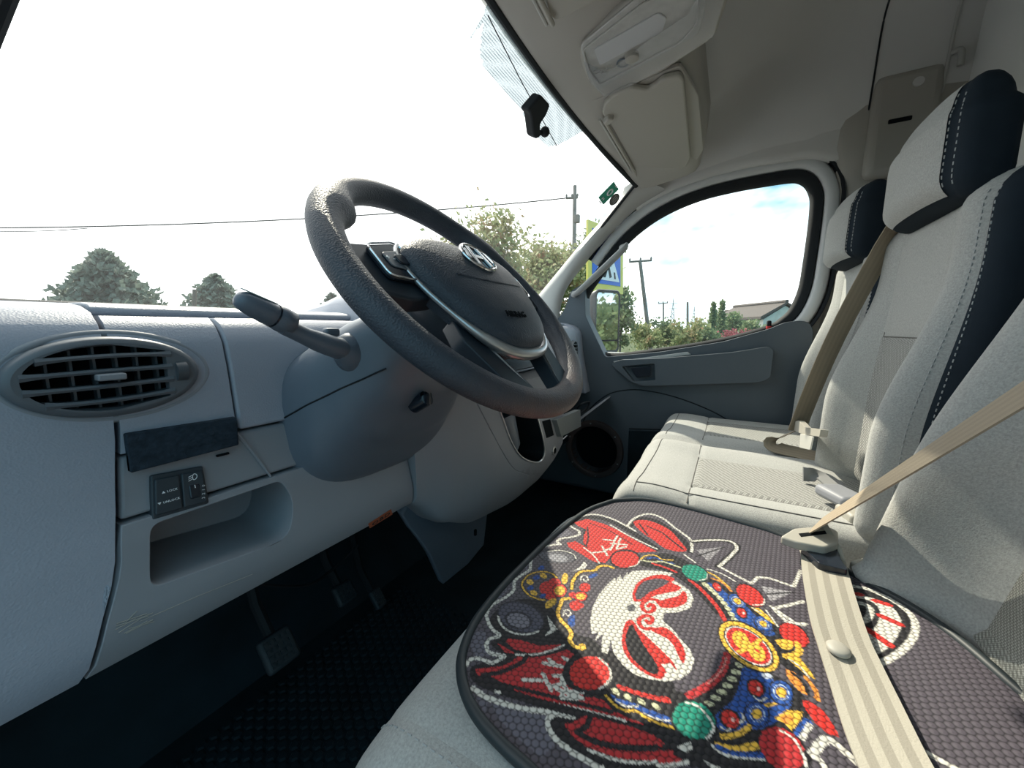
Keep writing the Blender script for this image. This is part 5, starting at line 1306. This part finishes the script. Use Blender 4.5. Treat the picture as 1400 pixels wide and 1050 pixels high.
# flags
F(k5, pR, (770, 160), (850, 138), (950, 165), (1050, 210), (1150, 268), (1300, 345), (1180, 352), (1050, 350), (1005, 380), (965, 420), (900, 400), (850, 310), (828, 285), (832, 240), (850, 205), (800, 185))
LN(k5, pK, 2.5, (855, 190), (860, 260), (850, 320), (900, 400)); LN(k5, pK, 2, (870, 165), (1000, 215), (1140, 300))
F(k5, pR, (722, 290), (780, 280), (850, 320), (905, 372), (932, 422), (880, 402), (800, 352), (735, 318)); LN(k5, pW, 2.5, (830, 320), (890, 365), (930, 420))
for s in [[(958, 268), (1015, 275)], [(1045, 245), (1000, 335)], [(1065, 262), (1040, 330), (1100, 315)], [(948, 312), (982, 372)], [(890, 352), (950, 347), (1005, 322)], [(1005, 292), (1105, 302)]]: SG(k5, pW, 3.4, *s)
EL(k5, pK, 1095, 395, 100, 64); EL(k5, pR, 1095, 395, 86, 52, 0, 30, .05); LN(k5, pW, 1.6, (1120, 445), (1170, 430), (1190, 400))
FC(lambda p: p, pR, (866, 714), (880, 711), (897, 715), (916, 725), (930, 740), (939, 752), (928, 754), (910, 750), (893, 738), (878, 728)); SG(lambda p: p, pK, 3, (884, 719), (905, 728), (934, 751)); SG(lambda p: p, pK, 3, (874, 716), (886, 732))
F(k7, pDR, (345, 222), (430, 235), (550, 270), (690, 262), (600, 310), (480, 318), (385, 290), (335, 245)); F(k7, pDR, (283, 258), (350, 290), (400, 322), (330, 312)); LN(k7, pW, 2.5, (400, 328), (520, 325), (640, 295), (705, 265))
F(k7, pDR, (138, 420), (200, 412), (300, 402), (372, 372), (410, 338), (520, 345), (640, 322), (725, 295), (770, 325), (720, 370), (710, 430), (760, 500), (820, 545), (830, 600), (900, 600), (960, 620), (1030, 692), (1240, 782), (1100, 745), (900, 692), (700, 645), (500, 592), (350, 542), (220, 485), (150, 450))
LN(k7, pK, 5, (190, 455), (300, 438), (430, 380), (470, 335)); LN(k7, pK, 4, (190, 455), (300, 512), (500, 562), (700, 612), (900, 662), (1010, 692)); LN(k7, pW, 3, (270, 562), (500, 612), (700, 652), (1090, 748))
LN(k7, pK, 8, (330, 560), (520, 625), (760, 690), (1050, 770))
for s in [[(575, 380), (690, 402)], [(610, 358), (640, 382)], [(702, 345), (730, 362)], [(445, 487), (560, 490)], [(572, 450), (622, 552)], [(640, 462), (705, 462), (692, 502)], [(620, 532), (740, 502)], [(702, 520), (760, 600)], [(660, 545), (820, 605)], [(740, 562), (820, 566)], [(700, 560), (690, 600), (790, 605)]]: SG(k7, pW, 4.2, *s)
EL(k7, pK, 845, 445, 150, 125); EL(k7, pR, 872, 445, 128, 104, 0, 34, .06); LN(k7, pW, 2.2, (930, 350), (985, 400), (1003, 460), (975, 515), (930, 545))
F(k7, pDR, (705, 770), (760, 760), (805, 735), (835, 715), (1000, 752), (1150, 792), (1280, 842), (1345, 902), (1200, 908), (1000, 892), (880, 862), (815, 838), (900, 905), (1100, 945), (1300, 945), (1400, 935), (1400, 985), (1250, 1005), (1050, 992), (850, 915), (760, 850))
LN(k7, pK, 5, (790, 820), (850, 780), (870, 735)); LN(k7, pK, 5, (800, 832), (950, 895), (1150, 925), (1350, 915)); LN(k7, pW, 2.5, (860, 935), (1050, 1000), (1250, 1015), (1400, 995))
F(k8, pDR, (0, 930), (60, 950), (180, 1010), (60, 1025), (0, 1020)); LN(k8, pW, 3, (0, 1035), (100, 1030), (185, 1008)); F(k8, pW, (110, 910), (205, 880), (225, 930), (170, 950)); F(k8, pW, (270, 985), (400, 1050), (340, 1055)); F(k8, pDR, (0, 860), (40, 890), (20, 915), (0, 905))
# head ornaments
for cx, cy, r in [(600, 580, 52), (645, 548, 40), (622, 628, 36)]: EL(k5, pR, cx, cy, r, r*.85)
for cx, cy, r in [(838, 575, 36), (780, 690, 40), (758, 622, 24), (812, 690, 20)]: EL(k5, pR, cx, cy, r, r*.8)
EL(k5, pK, 678, 595, 50, 44); EL(k5, pR, 678, 595, 45, 40); EL(k5, pG, 678, 595, 34, 30); EL(k5, pK, 812, 632, 46, 34); EL(k5, pR, 812, 632, 42, 30); EL(k5, pG, 812, 632, 30, 21)
LN(k5, pK, 4.5, (660, 512), (620, 482), (560, 474), (490, 490), (445, 530), (440, 572), (480, 622), (540, 648), (585, 655)); LN(k5, pG, 2.4, (660, 512), (620, 482), (560, 474), (490, 490), (445, 530), (440, 572), (480, 622), (540, 648), (585, 655))
for x, y in [(488, 540), (575, 500), (512, 610)]: EL(k5, pG, x, y, 24, 16, 25)
for x, y in [(530, 512), (490, 578), (570, 628), (560, 450)]: EL(k5, pB, x, y, 22, 14, -20)
EL(k5, pG, 710, 518, 20, 36, 10); EL(k5, pG, 620, 676, 44, 22, -38)
LN(k5, pK, 6.5, (755, 582), (760, 540), (790, 490), (830, 470), (900, 466), (930, 440), (980, 436), (1020, 450)); LN(k5, pG, 4, (755, 582), (760, 540), (790, 490), (830, 470), (900, 466), (930, 440), (980, 436), (1020, 450))
LN(k5, pK, 7, (740, 645), (700, 650), (680, 690), (665, 740), (690, 790), (730, 830), (752, 870), (742, 910), (772, 950), (820, 962)); LN(k5, pG, 4.5, (740, 645), (700, 650), (680, 690), (665, 740), (690, 790), (730, 830), (752, 870), (742, 910), (772, 950), (820, 962)); EL(k5, pG, 820, 955, 26, 22)
FC(k5, pB, (735, 770), (770, 750), (775, 800), (760, 825), (735, 810)); EL(k5, pB, 890, 500, 32, 12, -20)
for cx, cy in [(838, 522), (728, 742)]:
    LN(k5, pW, 1.8, (cx-26, cy+10), (cx-20, cy-18), (cx+8, cy-22), (cx+20, cy), (cx+2, cy+14), (cx-10, cy))
# mask
F(lambda p: p, pW, *k5([(1030, 510), (1036, 540), (1064, 488), (1074, 528), (1112, 476), (1110, 500), (1140, 470), (1230, 464), (1320, 470), (1400, 484)]), *k6([(250, 320), (330, 368), (388, 408), (412, 460), (392, 518), (320, 545), (222, 552), (216, 600), (262, 640), (330, 715), (390, 785), (417, 850), (392, 922), (330, 972), (230, 988), (120, 972), (30, 940)]), *k7([(1250, 492), (1150, 452), (1080, 392), (1022, 320), (1003, 230), (985, 320), (948, 312), (945, 255), (955, 195), (905, 235), (928, 182), (882, 195), (872, 110), (890, 15)]), *k5([(928, 622), (980, 558)]))
FC(k6, pR, (28, 470), (28, 400), (70, 345), (150, 312), (230, 308), (292, 335), (272, 356), (318, 378), (332, 388), (310, 410), (240, 422), (170, 440), (90, 474))
FC(k6, PBASE, (42, 455), (48, 400), (92, 352), (160, 332), (225, 336), (255, 352), (200, 388), (130, 420), (75, 462))
FC(k6, pR, (178, 478), (250, 458), (312, 442), (342, 412), (368, 430), (364, 482), (300, 515), (212, 518), (190, 500))
LN(k6, pR, 5.2, (180, 470), (130, 462), (90, 485), (85, 520), (115, 545), (152, 535), (160, 508), (140, 495), (122, 508))
LN(k6, pR, 5.2, (150, 650), (100, 650), (68, 625), (66, 590), (100, 568), (140, 575), (148, 602), (125, 615), (108, 600))
FC(k7, pR, (1074, 250), (1080, 180), (1102, 118), (1132, 104), (1162, 130), (1192, 182), (1252, 272), (1332, 362), (1362, 392), (1342, 470), (1290, 476), (1200, 432), (1130, 372), (1090, 312))
FC(k7, pK, (1098, 240), (1108, 170), (1136, 132), (1162, 172), (1205, 250), (1262, 335), (1302, 400), (1296, 452), (1230, 430), (1150, 360), (1114, 300))
FC(k6, pR, (50, 650), (92, 680), (160, 745), (240, 820), (290, 880), (302, 912), (270, 892), (255, 870), (215, 900), (232, 940), (190, 900), (130, 800), (80, 720))
F(k6, pW, (205, 880), (262, 872), (292, 905), (300, 960), (240, 950), (235, 915))
FC(k6, pR, (140, 655), (220, 642), (292, 690), (342, 762), (362, 832), (345, 872), (318, 832), (288, 765), (240, 712), (180, 685))
EL(k5, (.10, .10, .11), 1135, 706, 28, 24)
# collar arcs, ropes, blue bands
LN(k6, pR, 5.5, (390, 342), (470, 410), (560, 510), (612, 600)); LN(k6, pR, 4, (150, 235), (230, 260), (300, 290)); LN(k8, pDR, 6.5, (440, 325), (410, 425), (330, 515), (195, 590)); LN(k8, (.62, .25, .22), 1.6, (435, 345), (405, 425), (320, 512)); LN(k7, pR, 4.5, (1055, 530), (1200, 580), (1370, 622)); LN(k8, pR, 4.5, (0, 610), (60, 610))
LN(k5, pG, 2.2, (1195, 395), (1230, 370), (1290, 370), (1330, 395), (1400, 400)); LN(k5, pB, 3, (1240, 390), (1290, 385), (1340, 410), (1400, 420)); LN(k6, pC, 3.2, (80, 215), (150, 225), (220, 225), (330, 262))
FC(k6, pB, (500, 362), (560, 372), (640, 436), (740, 500), (800, 560), (900, 640), (930, 690), (850, 690), (760, 640), (690, 590), (640, 540), (570, 450))
FC(k8, pB, (540, 415), (640, 400), (720, 470), (820, 560), (850, 640), (720, 780), (560, 805), (400, 810), (365, 720), (470, 620), (520, 510))
FC(k7, pB, (1000, 580), (1060, 610), (1160, 640), (1280, 690), (1400, 735), (1400, 770), (1250, 722), (1150, 665), (1050, 640)); LN(k7, pG, 2.4, (972, 590), (1040, 655), (1100, 685), (1170, 688), (1250, 742), (1400, 795)); LN(k7, pW, 1.6, (1030, 615), (1100, 655), (1180, 655)); LN(k7, pW, 1.6, (1220, 700), (1300, 738), (1390, 750))
for i in range(8):
    t = i/7; EL(k6, pC, lerp(490, 675, t)+10*sin(pi*t), lerp(372, 595, t)-12*sin(pi*t), 26, 12, 30)
for i in range(7):
    t = i/6; EL(k8, pC, lerp(520, 325, t)+18*sin(pi*t), lerp(392, 640, t)+8*sin(pi*t), 34, 17, 10)
for x, y in [(1035, 562), (1112, 598), (1200, 626), (1292, 656)]: EL(k7, pC, x, y, 32, 16, 35)
for k, cx, cy, rx, ry, ro in [(k6, 692, 476, 62, 38, 35), (k6, 860, 628, 66, 40, 35), (k8, 630, 705, 78, 72, 50), (k8, 785, 568, 82, 66, 50), (k8, 670, 130, 62, 38, 35)]:
    EL(k, pK, cx, cy, rx*1.12, ry*1.12, ro); EL(k, pB, cx, cy, rx, ry, ro); EL(k, (.45, .55, .7), cx, cy, rx*.68, ry*.68, ro); EL(k, pB, cx, cy, rx*.60, ry*.60, ro); EL(k, pG, cx, cy, rx*.45, ry*.45, ro)
for k, cx, cy, rx, ry in [(k6, 562, 385, 32, 20), (k6, 720, 550, 36, 24), (k8, 622, 540, 55, 42), (k8, 458, 738, 62, 48)]:
    EL(k, pK, cx, cy, rx*1.25, ry*1.25, 45); EL(k, pR, cx, cy, rx, ry, 45); EL(k, (.8, .5, .45), cx+rx*.3, cy+ry*.1, rx*.22, ry*.3, 45)
LN(k8, pW, 1.8, (610, 595), (650, 620), (690, 600)); LN(k8, pW, 1.8, (400, 790), (430, 810), (460, 800)); EL(k8, (.45, .5, .6), 695, 462, 36, 18, 10); LN(k8, pW, 1.8, (520, 760), (545, 740), (535, 705)); LN(k6, pW, 1.8, (770, 640), (820, 665), (860, 690))
LN(k6, pG, 3, (500, 290), (560, 320), (640, 390)); LN(k6, pW, 2, (500, 270), (590, 300), (680, 350)); LN(k6, pO, 3, (530, 330), (600, 360), (650, 410)); F(k6, pG, (775, 512), (830, 520), (900, 580), (935, 630), (870, 590)); LN(k6, pW, 2, (870, 530), (910, 580), (950, 640)); LN(k6, pW, 2, (840, 550), (790, 520))
EL(k6, pK, 765, 765, 232, 122, 37, 40); EL(k6, pG, 765, 765, 222, 112, 37, 40); EL(k6, pK, 765, 765, 188, 92, 37, 40); EL(k6, pW, 762, 762, 176, 86, 37, 40); EL(k6, pR, 762, 762, 165, 80, 37, 40)
for cx, cy in [(715, 725), (815, 800)]:
    EL(k6, pG, cx, cy, 68, 44, 50); EL(k6, pR, cx, cy, 26, 15, 50)
LN(k6, pG, 5, (690, 700), (760, 770), (850, 830)); LN(k6, pG, 4, (700, 800), (770, 770), (840, 720))
for k, c, cx, cy, rx, ry, ro in [(k6, pGN, 420, 295, 84, 46, 20), (k6, pR, 772, 440, 96, 52, 35), (k6, pR, 1052, 692, 100, 58, 35), (k8, pGN, 226, 745, 138, 112, 30), (k8, pDR, 790, 930, 160, 116, 42)]:
    EL(k, pK, cx, cy, rx*1.14, ry*1.16, ro); EL(k, c, cx, cy, rx, ry, ro, 34, .05)
LN(k8, pW, 2, (180, 632), (260, 660), (330, 740), (352, 800), (310, 862)); LN(k8, pW, 2, (780, 810), (870, 870), (930, 980), (940, 1040)); LN(k6, pW, 1.6, (450, 345), (495, 330), (500, 300)); LN(k6, pW, 1.6, (790, 500), (855, 495), (865, 460))
F(k8, pR, (918, 618), (965, 622), (1050, 680), (1120, 780), (1155, 850), (1080, 832), (1000, 762), (935, 668)); FC(k8, pR, (780, 160), (850, 150), (930, 190), (965, 250), (900, 230), (820, 200))
FC(k8, pG, (748, 238), (800, 228), (858, 245), (852, 288), (800, 292)); LN(k8, pG, 6, (885, 255), (900, 300), (870, 328), (812, 338)); F(k8, pO, (808, 420), (862, 432), (935, 522), (972, 592), (900, 562), (832, 485)); F(k8, pG, (822, 350), (905, 348), (965, 425), (1005, 485), (940, 452), (870, 395)); LN(k8, pK, 3, (850, 440), (920, 500), (960, 580)); LN(k8, pO, 4, (940, 470), (1000, 550), (1015, 612)); LN(k8, pW, 2, (840, 360), (900, 400), (960, 470))
F(k8, pG, (738, 732), (820, 680), (922, 690), (912, 742), (850, 812), (792, 755)); F(k8, pO, (760, 735), (830, 700), (870, 740), (820, 770)); LN(k8, pG, 4, (408, 850), (500, 838), (582, 785)); LN(k8, pG, 5, (382, 905), (500, 930), (625, 905)); LN(k8, pW, 2.6, (345, 910), (450, 972), (670, 990)); LN(k8, pB, 4, (380, 915), (480, 955), (660, 970)); LN(k8, pB, 6, (895, 832), (955, 755)); LN(k8, pW, 4, (915, 858), (968, 775)); LN(k8, pG, 3, (690, 650), (745, 640))
# zigzag outlines on the right
def ZZ(k, *p): SG(k, pK, 9, *p); SG(k, pW, 4.4, *p)
LN(k6, pK, 10, (410, 95), (520, 85), (640, 95), (690, 140), (570, 255)); LN(k6, pW, 4.4, (405, 92), (520, 85), (640, 92), (688, 130), (660, 175), (575, 255)); SG(k6, pW, 4.2, (575, 255), (680, 310), (780, 362), (825, 322), (900, 330), (1050, 382), (1078, 322), (1095, 280))
F(k6, (.25, .24, .26), (430, 150), (600, 128), (505, 222)); SG(k6, pK, 2.5, (430, 190), (610, 130)); F(k6, (.30, .29, .31), (840, 378), (1050, 418), (905, 478)); SG(k6, pK, 2.5, (880, 430), (1050, 420))
SG(k6, pW, 4.2, (1112, 478), (1010, 502), (920, 522), (1000, 602), (1115, 628)); SG(k6, pW, 2.5, (350, 175), (420, 228))
LN(k8, pW, 6, (985, 965), (1050, 880), (1110, 880), (1260, 1010)); LN(k8, pW, 4, (985, 965), (1040, 1010), (1070, 1060))
SG(k8, pW, 4.2, (720, 20), (780, 60), (880, 130), (940, 130))
# striped ring right of the belt
FC(k9, pK, (180, 60), (260, 75), (350, 98), (450, 140), (540, 200), (590, 265), (590, 345), (535, 420), (450, 480), (360, 515), (250, 480), (180, 300))
LN(k9, pW, 6, (200, 78), (250, 82), (340, 100), (450, 150), (532, 203), (582, 262), (584, 338), (532, 412), (452, 470), (365, 508))
FC(k9, pW, (220, 118), (300, 130), (400, 160), (470, 200), (512, 255), (505, 325), (450, 405), (370, 448), (300, 405), (330, 330), (400, 250), (330, 165), (230, 150))
FC(k9, pK, (180, 150), (280, 145), (370, 175), (402, 230), (375, 300), (300, 345), (200, 320))
LN(k9, pW, 6.5, (180, 165), (250, 168), (325, 182), (350, 215), (335, 255), (275, 282), (200, 280))
for s in [[(255, 120), (295, 128)], [(375, 160), (445, 182)], [(405, 240), (510, 288)], [(335, 312), (455, 398)], [(300, 400), (355, 460)], [(225, 112), (240, 140)]]: SG(k9, pR, 7.5, *s)
SG(k9, pW, 4.5, (500, 893), (640, 965), (820, 1062)); F(k9, pR, (620, 1020), (690, 1050), (640, 1070)); F(k9, pW, (540, 990), (620, 1025), (600, 1060))
# ================================================================== PRINTED MESH MAT
seat_mat = thing('seat_mat', (-.38, 0, .415), 'dark honeycomb mesh seat mat printed with a red and white opera mask figure', 'seat mat')
STEP = .00115
x0, x1, y0_, y1_ = min(p.x for p in EDGE)-.002, max(p.x for p in EDGE)+.002, min(p.y for p in EDGE)-.002, max(p.y for p in EDGE)+.002
nx_, ny_ = int((x1-x0)/STEP)+1, int((y1_-y0_)/STEP)+1
gxx, gyy = np.meshgrid(x0+np.arange(nx_)*STEP, y0_+np.arange(ny_)*STEP)
def inside(poly, X, Y):
    r = np.zeros(X.shape, bool); n = len(poly); j = n-1
    for i in range(n):
        xi, yi = poly[i]; xj, yj = poly[j]
        if yi != yj:
            c = ((yi > Y) != (yj > Y)) & (X < (xj-xi)*(Y-yi)/(yj-yi)+xi); r ^= c
        j = i
    return r
def window(pts, pad):
    a = np.array(pts); i0 = max(0, int((a[:, 0].min()-pad-x0)/STEP)); i1 = min(nx_, int((a[:, 0].max()+pad-x0)/STEP)+2)
    j0 = max(0, int((a[:, 1].min()-pad-y0_)/STEP)); j1 = min(ny_, int((a[:, 1].max()+pad-y0_)/STEP)+2)
    return slice(j0, j1), slice(i0, i1)
colr = np.zeros((ny_, nx_, 3)); colr[:] = PBASE if PAINT else (.07, .062, .075)
for op in PAINT:
    kind, c, pts, w = op
    P = [MT(*p) for p in pts]
    if kind in ('fillc', 'linec'): P = catmull(P, 5, kind == 'fillc')
    P = [(p.x, p.y) for p in P]
    if kind.startswith('fill'):
        s = window(P, .001)
        m = inside(P, gxx[s], gyy[s]); colr[s][m] = c
    else:
        s = window(P, w); X, Y = gxx[s], gyy[s]; m = np.zeros(X.shape, bool)
        for (ax, ay), (bx, by) in zip(P, P[1:]):
            dx, dy = bx-ax, by-ay; q = dx*dx+dy*dy+1e-12; t = np.clip(((X-ax)*dx+(Y-ay)*dy)/q, 0, 1)
            m |= ((X-ax-t*dx)**2+(Y-ay-t*dy)**2) < (w/2)**2
        colr[s][m] = c
ed = [(p.x, p.y) for p in EDGE]
ins = inside(ed, gxx, gyy)
zz = .4235+.004*np.sin(gxx*9+1)*np.sin(gyy*8+.4)
def np_ss(a, b, x): t = np.clip((x-a)/(b-a), 0, 1); return t*t*(3-2*t)
zz += .012*np_ss(-.12, -.24, gyy)+.004*np_ss(-.2, -.12, gxx)
fm = ins[:-1, :-1] & ins[1:, :-1] & ins[:-1, 1:] & ins[1:, 1:]
used = np.zeros((ny_, nx_), bool); used[:-1, :-1] |= fm; used[1:, :-1] |= fm; used[:-1, 1:] |= fm; used[1:, 1:] |= fm
ids = -np.ones((ny_, nx_), int); ids[used] = np.arange(used.sum())
off = origin_of(seat_mat)
co = np.stack([gxx[used]-off.x, gyy[used]-off.y, zz[used]-off.z], 1)
q = np.stack([ids[:-1, :-1][fm], ids[:-1, 1:][fm], ids[1:, 1:][fm], ids[1:, :-1][fm]], 1)
me = bpy.data.meshes.new('printed_mesh'); me.vertices.add(len(co)); me.vertices.foreach_set('co', co.ravel())
me.loops.add(q.size); me.loops.foreach_set('vertex_index', q.ravel().astype(np.int32)); me.polygons.add(len(q))
me.polygons.foreach_set('loop_start', (np.arange(len(q))*4).astype(np.int32)); me.polygons.foreach_set('use_smooth', np.ones(len(q), bool))
me.update(calc_edges=True)
ca = me.color_attributes.new('print', 'FLOAT_COLOR', 'POINT'); ca.data.foreach_set('color', np.concatenate([colr[used], np.ones((len(co), 1))], 1).astype(np.float32).ravel())
mm = bpy.data.materials.new('printed_honeycomb'); mm.use_nodes = True; t = mm.node_tree; L = t.links; b = t.nodes['Principled BSDF']; b.inputs['Roughness'].default_value = .62; b.inputs['Specular IOR Level'].default_value = .35
an = t.nodes.new('ShaderNodeAttribute'); an.attribute_name = 'print'; tcn = t.nodes.new('ShaderNodeTexCoord')
# honeycomb: two offset square lattices of knobs
mpn = t.nodes.new('ShaderNodeMapping'); mpn.inputs['Scale'].default_value = (1/.0064, 1/.0064, 0); mpn.inputs['Rotation'].default_value = (0, 0, .12); L.new(tcn.outputs['Object'], mpn.inputs['Vector'])
def lattice(offx, offy):
    a = t.nodes.new('ShaderNodeVectorMath'); a.operation = 'ADD'; a.inputs[1].default_value = (offx, offy, 0); L.new(mpn.outputs[0], a.inputs[0])
    d = t.nodes.new('ShaderNodeVectorMath'); d.operation = 'MULTIPLY'; d.inputs[1].default_value = (1, 1/1.732, 1); L.new(a.outputs[0], d.inputs[0])
    f = t.nodes.new('ShaderNodeVectorMath'); f.operation = 'FRACTION'; L.new(d.outputs[0], f.inputs[0])
    s = t.nodes.new('ShaderNodeVectorMath'); s.operation = 'SUBTRACT'; s.inputs[1].default_value = (.5, .5, 0); L.new(f.outputs[0], s.inputs[0])
    e = t.nodes.new('ShaderNodeVectorMath'); e.operation = 'MULTIPLY'; e.inputs[1].default_value = (1, 1.732, 0); L.new(s.outputs[0], e.inputs[0])
    l = t.nodes.new('ShaderNodeVectorMath'); l.operation = 'LENGTH'; L.new(e.outputs[0], l.inputs[0]); return l.outputs['Value']
mn = t.nodes.new('ShaderNodeMath'); mn.operation = 'MINIMUM'; L.new(lattice(0, 0), mn.inputs[0]); L.new(lattice(.5, .866), mn.inputs[1])
rp = t.nodes.new('ShaderNodeValToRGB'); rp.color_ramp.elements[0].position = .33; rp.color_ramp.elements[1].position = .54
rp.color_ramp.elements[0].color = (1, 1, 1, 1); rp.color_ramp.elements[1].color = (.28, .28, .28, 1); L.new(mn.outputs[0], rp.inputs['Fac'])
mxn = t.nodes.new('ShaderNodeMix'); mxn.data_type = 'RGBA'; mxn.blend_type = 'MULTIPLY'; mxn.inputs['Factor'].default_value = 1; L.new(an.outputs['Color'], mxn.inputs['A']); L.new(rp.outputs['Color'], mxn.inputs['B'])
L.new(mxn.outputs['Result'], b.inputs['Base Color'])
bpn = t.nodes.new('ShaderNodeBump'); bpn.invert = True; bpn.inputs['Strength'].default_value = .55; bpn.inputs['Distance'].default_value = .002; L.new(mn.outputs[0], bpn.inputs['Height']); L.new(bpn.outputs[0], b.inputs['Normal'])
me.materials.append(mm)
po = bpy.data.objects.new('printed_mesh', me); COL.objects.link(po); po.parent = seat_mat
EP = [Vector((p.x, p.y, matz(p.x, p.y)-.001)) for p in EDGE]
O('edge_piping', *tube(EP, .0052, 10, True), M('piping_black', (.022, .030, .034), .5, .4), seat_mat, smooth=80)
